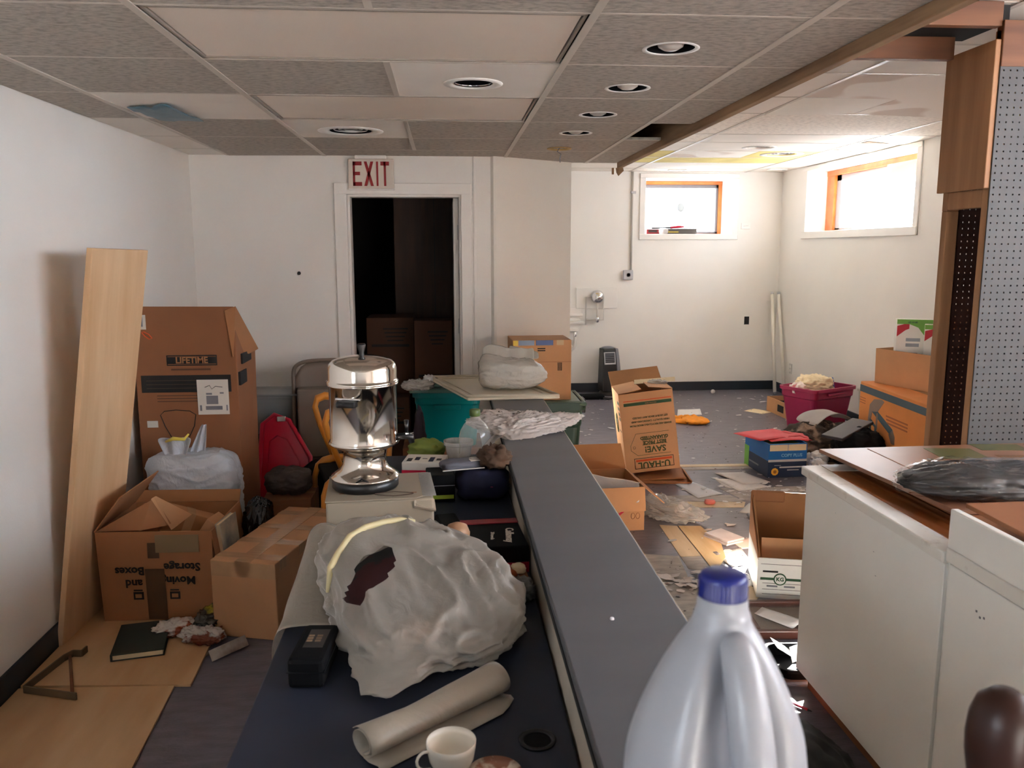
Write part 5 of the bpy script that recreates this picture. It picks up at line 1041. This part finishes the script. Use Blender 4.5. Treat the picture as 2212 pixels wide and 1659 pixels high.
for k in range(3): 
    t = T('green_file_pack', ['lower', 'middle', 'upper'][k] + ' green wrapped pack inside the blue paper carton', 'pack', (2.455, 5.95, .012 + .075 * k), radians(3 + 2 * k), 'green packs in the blue carton'); bx('pack', (-.13, -.18, 0), (.13, .18, .071), M('pack_green', lin(60, 120, 48), .35, .2, 8), t, .006); bx('wrap_edge', (-.131, -.1815, .03), (.131, -.1795, .04), M('pack_dark', lin(22, 44, 22), .5), t, 0)
for k, (dx, dy, rz, z, w, d) in enumerate(((.06, .02, -14, .263, .34, .26), (.05, -.02, 8, .268, .33, .25), (-.05, .05, 22, .274, .40, .29))):
    t = T('red_folder', ['lowest red card folder sliding right on the blue carton', 'middle red card folder on the blue carton', 'topmost red card folder overhanging the left of the blue carton'][k], 'folder', (2.455 + dx, 5.95 + dy, z - .009), radians(rz), 'red folders on the blue carton')
    G = [[(-w / 2 + w * i / 6, -d / 2 + d * j / 4, .0 + .012 * sin(pi * i / 6 + k) * (i / 6) + .004 * k * i / 6) for j in range(5)] for i in range(7)]; B().grid(G).build('card', REDP, t, thick=.002, smooth=True)
    bx('tab', (w / 2 - .02, -.05, .001), (w / 2 + .015, .03, .003), REDP, t, 0)

# tilted moving box
uh = T('tilted_moving_box', 'tall brown moving carton tilted, with upside-down green and orange print', 'box', (1.50, 6.0, .055)); uh.rotation_euler = (radians(-2), radians(-7), radians(-5))
w, d, h = .39, .46, .585; carton_body(uh, w, d, h, M('light_cardboard', lin(220, 168, 122), .75, .05, 5), .006); Fy = -d / 2 - .0012
flap(uh, (-w / 2, d / 2, h), (-w / 2, -d / 2, h), (-1, 0, 0), .17, -84, CARD); flap(uh, (w / 2, -d / 2, h), (w / 2, d / 2, h), (1, 0, 0), .17, -80, CARD); flap(uh, (-w / 2, d / 2, h), (w / 2, d / 2, h), (0, 1, 0), .19, 60, CARDI)
bx('printed_orange_line', (-.165, Fy, .525), (.18, Fy + .002, .531), INKO, uh, 0); bx('printed_green_band', (-.165, Fy, .492), (.18, Fy + .002, .514), INKGD, uh, 0)
u_, v_ = (-1, 0, 0), (0, 0, -1)
text('MOVING BOX', .013, CARD, uh, (.03, Fy - .0006, .503), u_, v_)
for k, s in enumerate(('BOXES ARE RECYCLABLE MADE FROM', 'HIGH QUALITY CARDBOARD AND', 'LET US BUY BACK ANY UNUSED')): text(s, .0175, INKG, uh, (.015, Fy, .345 + .028 * k), u_, v_, bold=.0006)
for s, sz, z in (('SAVE!', .062, .165), ('BEST PRICE', .034, .215), ('GUARANTEED', .031, .250)): text(s, sz, INKG, uh, (.03, Fy, z), u_, v_, bold=.0016)
P = [(-.145, .20), (-.10, .285), (.14, .285), (.14, .125), (-.10, .125), (-.145, .165)]
b = B()
for (x0, z0), (x1, z1) in zip(P, P[1:] + P[:1]):
    if x0 == .14 and x1 == .14: continue
    b.tube([(x0, Fy + .001, z0), (x1, Fy + .001, z1)], .0018, 4)
b.build('tag_outline', INKG, uh); B().tube([(-.12 + .009 * cos(k * pi / 6), Fy + .001, .185 + .009 * sin(k * pi / 6)) for k in range(12)], .0015, 4, closed=True).build('tag_hole', INKG, uh)
for z in (.197, .232): bx('tag_rule', (-.06, Fy, z), (.12, Fy + .002, z + .003), INKG, uh, 0)
b = B()
for lo, hi in (((-.13, Fy, .025), (.155, Fy + .002, .029)), ((-.13, Fy, .100), (.155, Fy + .002, .104)), ((-.13, Fy, .025), (-.126, Fy + .002, .104)), ((.151, Fy, .025), (.155, Fy + .002, .104))): b.box(lo, hi)
b.build('logo_frame', INK, uh); bx('logo_orange_bar', (-.118, Fy, .078), (.143, Fy + .002, .093), INKO, uh, 0); text('U-HAUL', .062, INKG, uh, (.012, Fy, .052), u_, v_, bold=.0018, spacing=1.05)
sx = -w / 2 - .0012
bx('side_print', (sx, -.19, .30), (sx + .002, -.08, .306), INKG, uh, 0)
for k, z in enumerate((.50, .46, .42, .385)): bx('side_print', (sx, -.20, z), (sx + .002, -.10 - .01 * k, z + .022), INKG, uh, 0)
B().tube([(sx + .001, .02 + .045 * cos(k * pi / 8), .34 + .07 * sin(k * pi / 8)) for k in range(16)], .006, 5, closed=True).build('side_emblem', INKG, uh)
bx('hand_hole', (sx, -.02, .335), (sx + .002, .05, .365), LGREY, uh, 0)
t = T('folded_paper_bag', 'folded paper and clear film lying on the tilted box flaps', 'paper', (1.52, 6.10, .665), radians(-12)); G = [[(-.12 + .30 * i / 6, -.07 + .15 * j / 4, .012 + .03 * i / 6 - .01 * abs(j - 2)) for j in range(5)] for i in range(7)]; B().grid(G).build('paper', PAPERB, t, thick=.002); blob('film', CLEARW, t, (.05, -.09, .0), (.14, .06, .03), 2.2, .01, 3, .012, 5, seed=96, sub=4)
t = T('crushed_flat_carton', 'crushed brown carton squashed under the tilted moving box', 'cardboard', (1.52, 5.84, 0), radians(-6)); bx('layer', (-.16, -.20, 0), (.22, .24, .016), CARDD, t, .004); bx('layer', (-.14, -.16, .018), (.19, .26, .030), CARDD, t, .004, Matrix.Rotation(radians(-3), 4, 'Y')); B().grid([[(.20 + .025 * math.sin(j), -.2 + .1 * i, .012 * j) for j in range(4)] for i in range(4)]).build('folded_edge', CARDD, t, thick=.004)

ob = T('open_flap_carton', 'open brown carton with flaps spread beside the half wall', 'box', (.925, 4.89, 0), radians(3)); w, d, h = .43, .44, .265; carton_body(ob, w, d, h, CARD, .006)
flap(ob, (-w / 2, -d / 2, h), (w / 2, -d / 2, h), (0, -1, 0), .14, 168, CARD); flap(ob, (w / 2, -d / 2, h), (w / 2, d / 2, h), (1, 0, 0), .16, 130, CARDI); flap(ob, (-w / 2, d / 2, h), (w / 2, d / 2, h), (0, 1, 0), .16, 8, CARDI, taper=.03); flap(ob, (-w / 2, d / 2, h), (-w / 2, -d / 2, h), (-1, 0, 0), .14, 60, CARDI)
B().prism([(.02, -d / 2 - .0012, .085), (.04, -d / 2 - .0012, .075), (.07, -d / 2 - .0012, .10), (.10, -d / 2 - .0012, .125), (.09, -d / 2 - .0012, .128), (.05, -d / 2 - .0012, .105)], (0, .002, 0)).build('red_swoosh', RED, ob)
for x in (.145, .175): B().tube([(x + .012 * cos(k * pi / 6), -d / 2 - .0005, .09 + .018 * sin(k * pi / 6)) for k in range(12)], .0018, 4, closed=True).build('printed_symbol', CARDR, ob)
t = T('zip_bag', 'clear zip bag sticking up out of the open flap carton', 'bag', (.98, 4.80, .16), radians(-12)); G = [[(-.20 + .36 * i / 8, -.02 - .09 * j / 5 + .01 * sin(i * 1.3), .165 - .05 * (i / 8) - .10 * j / 5 + .01 * noise.noise((i * .5, j * .6, 3))) for j in range(6)] for i in range(9)]; B().grid(G).build('film', FILM('zip_film', lin(222, 226, 230), .72, .15, .3), t, thick=.002, smooth=True, sub=1); B().tube([(-.20 + .36 * i / 8, -.022 + .01 * sin(i * 1.3), .163 - .05 * (i / 8)) for i in range(9)], .004, 6).build('zip_strip', PAPER, t)
t = T('cyan_wipes_pack', 'bright blue patterned soft pack behind the open flap carton', 'packet', (1.015, 5.36, .0), radians(4)); blob('pack', CYAN, t, (0, 0, 0), (.26, .20, .33), 2.8, .014, 2, .016, 4, seed=97, sub=5); bx('label', (-.02, -.105, .24), (.05, -.095, .29), LABEL, t, .002)
t = T('clear_wrinkled_bag', 'clear wrinkled plastic bag on floor beside the open carton', 'bag', (1.345, 4.93, 0), radians(-50)); blob('film', CLEARW, t, (0, 0, 0), (.40, .22, .09), 2.3, .03, 2.4, .04, 4.5, (1, 2, 1), seed=98, sub=6, spikes=(((1, .1, 0), .08, 6), ((-.6, .8, .3), .05, 5)))
t = T('orange_glove', 'orange cloth glove lying on the floor behind the tilted box', 'glove', (2.37, 7.70, 0), radians(10)); blob('palm', ORANGEC, t, (0, 0, 0), (.24, .26, .05), 2.4, .01, 2.4, .014, 5, seed=99, sub=4)
for k in range(4): B().tube([(.06 - .06 * k, .10, .022), (.075 - .065 * k, .18, .024), (.07 - .07 * k, .23 - .02 * abs(k - 1), .02)], [.026, .024, .017], 8).build('finger', ORANGEC, t, smooth=True)
B().tube([(-.10, -.02, .02), (-.17, .03, .02), (-.19, .08, .02)], [.026, .024, .017], 8).build('thumb', ORANGEC, t, smooth=True)

# file box, tray and rubbish beside the cabinet
fx = T('file_box', 'white file storage box with brown inside and green printing', 'box', (1.715, 3.81, .0), radians(-14)); w, d, h = .43, .38, .285
fo = carton_body(fx, w, d, .20, M('file_white', lin(226, 226, 220), .6, .02, 6), .006)
B().prism([(-w / 2, -d / 2, .20), (-w / 2 + .006, -d / 2, .20), (-w / 2 + .006, d / 2, .34), (-w / 2, d / 2, .34)], (0, 0, .001)).build('side_fold', CARDD, fx) if False else None
bx('back_wall', (-w / 2, d / 2 - .012, .01), (w / 2, d / 2 - .0065, .42), CARDI, fx, .001); bx('back_roll', (-w / 2, d / 2 - .03, .37), (-.05, d / 2 - .012, .43), CARDD, fx, .008)
B().prism([(-w / 2 + .0065, -d / 2 + .01, .01), (-w / 2 + .0065, d / 2 - .012, .01), (-w / 2 + .0065, d / 2 - .012, .40), (-w / 2 + .0065, d / 2 - .06, .415), (-w / 2 + .0065, -d / 2 + .01, .205)], (.006, 0, 0)).build('inner_side', CARDI, fx, .001)
B().prism([(-w / 2 - .0, -d / 2, .20), (-w / 2, d / 2, .40), (-w / 2, d / 2, .19), (-w / 2, -d / 2, .19)], (.006, 0, 0)).build('outer_side', CARDD, fx, .001)
bx('inner_panel', (-w / 2 + .03, -d / 2 + .10, .01), (w / 2 - .02, -d / 2 + .105, .245), CARD, fx, .001, Matrix.Rotation(radians(-8), 4, 'X'))
e = -d / 2 - .0012
for lo, hi, m, nm in (((-.20, e, .092), (.20, e + .002, .104), INKGD, 'green_band'), ((-.20, e, .17), (.0, e + .002, .1715), INK, 'fold_line'), ((-.19, e, .130), (-.12, e + .002, .139), INK, 'printed_bar'), ((-.19, e, .075), (.19, e + .002, .0765), INK, 'rule'), ((-.19, e, .045), (.19, e + .002, .0465), INK, 'rule'), ((-.19, e, .022), (.13, e + .002, .0235), INK, 'rule')): bx(nm, lo, hi, m, fx, 0)
for x in (-.17, -.09, .0, .07): bx('printed_word', (x, e, .058), (x + .05, e + .002, .066), INK if x > -.05 else GREYP, fx, 0)
c_ = B().lathe([(0, 0), (.030, 0), (.030, .0018), (0, .0018)], seg=28).build('emblem', INKGD, fx); c_.matrix_local = Matrix.Translation((-.11, e + .0005, .098)) @ Matrix.Rotation(radians(90), 4, 'X')
c2 = B().lathe([(0, 0), (.024, 0), (.024, .0026), (0, .0026)], seg=28).build('emblem_disc', M('file_white', None), c_)
text('KG', .026, INKGD, fx, (-.11, e - .0016, .098), (1, 0, 0), (0, 0, 1), bold=.001)
tr = T('wooden_tray', 'dark wood framed tray with papers on the floor by cabinet', 'tray', (1.475, 3.40, .0), radians(-4)); hx_, hy_ = .165, .165
for lo, hi in (((-hx_, -hy_, 0), (hx_, -hy_ + .028, .04)), ((-hx_, hy_ - .028, 0), (hx_, hy_, .04)), ((-hx_, -hy_ + .028, 0), (-hx_ + .028, hy_ - .028, .04)), ((hx_ - .028, -hy_ + .028, 0), (hx_, hy_ - .028, .04))): bx('frame_rail', lo, hi, MAHOG, tr, .006)
bx('base', (-hx_ + .02, -hy_ + .02, .004), (hx_ - .02, hy_ - .02, .012), M('tray_base', lin(120, 96, 80), .5, .1, 5), tr, 0); bx('film_cover', (-hx_ + .028, -hy_ + .028, .026), (hx_ - .028, hy_ - .028, .0275), CLEARC, tr, 0)
P1 = sheet('tray_paper', 'white torn paper lying in the wooden tray', 'paper', PAPER, [(1.36, 3.44), (1.47, 3.28), (1.56, 3.34), (1.42, 3.50)], z=.029, seed=3, curl=.02)
t = T('white_jar_lid', 'white round tub with red mark in dark floor crate', 'tub', (1.425, 2.99, .012), radians(20)); B().lathe([(0, 0), (.03, 0), (.038, .01), (.04, .05), (.036, .062), (0, .064)], seg=28).build('tub', LGREY, t, smooth=True); bx('red_mark', (-.02, -.006, .0635), (.012, .006, .066), RED, t, 0)
t = T('dark_crate', 'dark shallow crate of rubbish between the tray and cabinet', 'crate', (1.385, 3.0, 0), radians(-4)); tote_body(t, .24, .22, .05, BLACKM, .015, .008, .015)
for k, (x, y, z, rx, ry, rz, lab) in enumerate(((1.335, 3.06, .055, 20, 35, 20, 'bent white card leaning in the dark crate'), (1.385, 3.03, .05, 70, 10, 40, 'upright white card strip in dark crate'), (1.40, 2.925, .056, 0, 5, 10, 'flat white strip across the front of dark crate'))):
    t = T('white_card', lab, 'card', (x, y, z), 0); t.rotation_euler = (radians(rx), radians(ry), radians(rz)); bx('card', (-.06, -.03, 0), (.06, .03, .002), PAPER, t, 0)
t = T('black_bag_floor', 'black cloth bag on the floor under the cabinet edge', 'bag', (1.15, 2.36, 0), radians(10)); blob('bag', BBAG, t, (0, 0, 0), (.16, .34, .10), 2.5, .012, 2.5, .015, 4, seed=110, sub=4)
t = T('red_pen', 'thin red pen on the floor under the cabinet corner', 'pen', (1.24, 2.74, .006)); B().tube([(-.05, .06, 0), (.04, -.05, 0)], .005, 8).build('barrel', RED, t); B().tube([(.04, -.05, 0), (.05, -.062, 0)], [.005, .001], 8).build('tip', BLACK, t)

# loose papers and cards on the floor
sheet('floor_paper', 'white paper lying alone on the far floor behind the orange glove', 'paper', PAPER, [(2.294, 8.06), (2.554, 8.08), (2.632, 8.40), (2.386, 8.37)], 'loose papers on the floor', seed=1)
sheet('floor_paper', 'small white scrap beside the orange glove', 'paper', PAPER, [(2.24, 7.86), (2.34, 7.87), (2.34, 7.96), (2.25, 7.97)], 'loose papers on the floor', seed=2)
sheet('beige_envelope', 'beige envelope on the far floor left of the shallow carton', 'envelope', PAPERB, [(3.05, 8.25), (3.17, 8.06), (3.32, 8.16), (3.20, 8.36)], seed=4)
sheet('floor_paper', 'uppermost large white sheet of the fan in front of the blue box', 'paper', PAPER, [(1.968, 5.88), (2.19, 5.886), (2.29, 5.60), (2.08, 5.56)], 'loose papers on the floor', seed=5, z=.006)
sheet('floor_paper', 'lower white sheet of the fan in front of the blue box', 'paper', PAPER, [(1.93, 5.70), (2.14, 5.74), (2.24, 5.50), (1.99, 5.405)], 'loose papers on the floor', seed=6, z=.003)
sheet('floor_paper', 'left white sheet poking from under the fan of papers', 'paper', PAPER, [(1.925, 5.74), (2.10, 5.72), (2.09, 5.44), (1.93, 5.50)], 'loose papers on the floor', seed=7)
sheet('floor_paper', 'bluish white sheet right of the clear wrinkled bag', 'paper', M('blue_white_paper', lin(216, 220, 226), .7), [(1.60, 5.62), (1.74, 5.66), (1.86, 5.36), (1.66, 5.27)], 'loose papers on the floor', seed=8, z=.003)
sheet('floor_paper', 'long white sheet on the floor behind the file box', 'paper', PAPER, [(1.966, 5.15), (2.201, 5.03), (2.069, 4.805), (1.834, 4.964)], 'loose papers on the floor', seed=9)
sheet('floor_paper', 'white paper in the sunlight left of the file box, nearer', 'paper', PAPER, [(1.36, 3.98), (1.50, 4.06), (1.55, 3.84), (1.42, 3.78)], 'loose papers on the floor', seed=10, z=.002)
sheet('floor_paper', 'white paper in the sunlight left of the file box, farther', 'paper', PAPER, [(1.44, 4.28), (1.62, 4.34), (1.60, 4.10), (1.47, 4.05)], 'loose papers on the floor', seed=11, z=.002)
sheet('floor_paper', 'pinkish torn paper against the rear of the file box', 'paper', M('pink_paper', lin(226, 208, 200), .7), [(1.60, 4.46), (1.74, 4.50), (1.72, 4.34), (1.62, 4.32)], 'loose papers on the floor', seed=12)
sheet('kraft_sheet', 'brown kraft sheet on the floor beside the white cabinet', 'paper', CARD, [(2.16, 5.08), (2.38, 5.24), (2.50, 5.00), (2.26, 4.92)], seed=13, curl=.01)
sheet('kraft_sheet', 'second torn kraft scrap nearer the white cabinet', 'paper', CARD, [(2.20, 4.95), (2.36, 4.92), (2.30, 4.74), (2.24, 4.78)], seed=14, curl=.02)
t = T('stacked_tiles', 'two pale floor tiles stacked on the scraped floor', 'tile', (1.565, 4.48, 0)); P = [(-.098, .05), (.022, .115), (.102, -.053), (-.015, -.11)]
for k in range(2): B().prism([(x + .006 * k, y + .004 * k, .001 + .014 * k) for x, y in P], (0, 0, .012)).build('floor_tile', M('tile_mottled', lin(216, 206, 204), .3, vs=12, col2=lin(196, 182, 182)), t, .001)
t = T('pink_scrap', 'small pink crumpled scrap on the bare floor strip', 'scrap', (1.70, 5.15, 0)); blob('scrap', M('pink_scrap', lin(226, 130, 122), .6), t, (0, 0, 0), (.07, .05, .03), 2.3, .008, 3, .008, 5, seed=120, sub=3)
t = T('glass_vial', 'small shiny vial on the floor behind the stacked tiles', 'vial', (1.86, 4.86, .012)); B().tube([(0, -.03, 0), (0, .02, 0)], .011, 10).build('glass', GREYP, t); B().tube([(0, -.045, 0), (0, -.03, 0)], .009, 10).build('cap', CHROME, t)
t = T('white_ball', 'small white ball on the floor by the far wall', 'ball', (3.06, 9.30, .0)); B().lathe([(0, 0), (.014, .003), (.024, .014), (.026, .026), (.022, .038), (.012, .048), (0, .050)], seg=18).build('ball', PAPER, t, smooth=True)
# bare strips in the floor covering: planks are pieces of the floor
def fl(name, P, z, m): B().prism([(x, y, -.001) for x, y in P], (0, 0, z + .001)).build(name, m, floor, .0008)
fl('plank', [(1.265, 4.76), (1.365, 4.73), (1.36, 4.235), (1.246, 4.23)], .003, PLANKB)
fl('plank', [(1.372, 4.73), (1.506, 4.717), (1.53, 4.40), (1.486, 4.20), (1.36, 3.99), (1.366, 4.235)], .004, PLANKY)
fl('plank', [(1.246, 4.226), (1.36, 4.23), (1.35, 4.0), (1.24, 4.06)], .002, SUBF)
fl('plank', [(1.42, 5.22), (1.95, 5.17), (1.90, 5.06), (1.40, 5.10)], .003, PLANKB); fl('plank', [(1.40, 5.36), (1.90, 5.33), (1.95, 5.18), (1.42, 5.23)], .002, SUBF)
fl('plank', [(1.36, 3.98), (1.47, 3.99), (1.53, 3.74), (1.32, 3.50)], .002, PLANKB)
fl('threshold_strip', [(1.67, 6.145), (3.0, 6.11), (3.0, 6.05), (1.66, 6.08)], .006, PLANKB); fl('threshold_strip', [(1.60, 6.08), (3.0, 6.04), (3.0, 5.98), (1.58, 6.0)], .003, SUBF)
fl('scraped_patch', [(.50, 4.34), (.78, 4.22), (1.02, 4.30), (1.24, 4.24), (1.20, 3.9), (1.27, 3.6), (1.18, 3.3), (1.24, 3.05), (1.0, 2.9), (.82, 2.97), (.66, 2.7), (.50, 2.66)], .0012, SUBF); fl('scraped_patch', [(1.88, 5.5), (2.5, 5.5), (2.3, 5.0), (1.95, 5.22)], .0012, SUBF)
# flakes of old paint and chipped tile, too many to count
def flakes(name, lab, n, area, smin, smax, m, seed, pile=None):
    R = random.Random(seed); b = B(); k = 0
    while k < n:
        if pile: x = R.gauss(pile[0], pile[2]); y = R.gauss(pile[1], pile[3])
        else: x = R.uniform(area[0], area[1]); y = R.uniform(area[2], area[3])
        if x < .55 or (x > 1.24 and y < 2.95) or (x > 3.8): continue
        r = smin + (smax - smin) * R.random() ** 3; a0 = R.random() * 6.3; z = R.uniform(.0015, .003) + (R.random() * .008 if pile else 0); tl = R.uniform(-.25, .25)
        P = [(x + r * (.6 + .7 * R.random()) * cos(a0 + q * 2 * pi / 5) * 1.4, y + r * (.6 + .7 * R.random()) * sin(a0 + q * 2 * pi / 5)) for q in range(5)]
        b.prism([(px, py, z + tl * (px - x) + abs(tl) * r * 1.6) for px, py in P], (0, 0, .0012)); k += 1
    o = b.build(name, m, None); tag(o, lab, 'flakes', None, 'stuff'); return o
flakes('paint_flakes', 'scattered white paint flakes all over the right floor', 520, (.6, 3.7, 3.2, 9.3), .003, .026, PAPER, 5)
flakes('paint_flakes', 'tiny grey grit scattered over the right floor', 500, (.6, 3.2, 3.0, 9.0), .002, .009, M('grit', lin(90, 84, 82), .8), 6)
flakes('tile_chips', 'pile of broken pale tile chips beside the half wall end', 60, None, .008, .034, M('chip', lin(206, 196, 190), .6), 7, (1.13, 3.88, .09, .06))
flakes('tile_chips', 'dense white flakes in front of the blue paper carton', 160, None, .004, .02, PAPER, 8, (2.25, 5.32, .2, .16))
flakes('paint_flakes', 'few pale crumbs on the dark floor left of the desk', 0, None, .003, .008, PAPER, 9, (-.8, 2.4, .2, .3)) if False else None
t = T('crumb', 'white crumb on the grey ledge near the jug', 'crumb', (.335, 1.62, .8845)); B().lathe([(0, 0), (.005, .001), (.004, .005), (0, .006)], seg=8).build('crumb', PAPER, t)
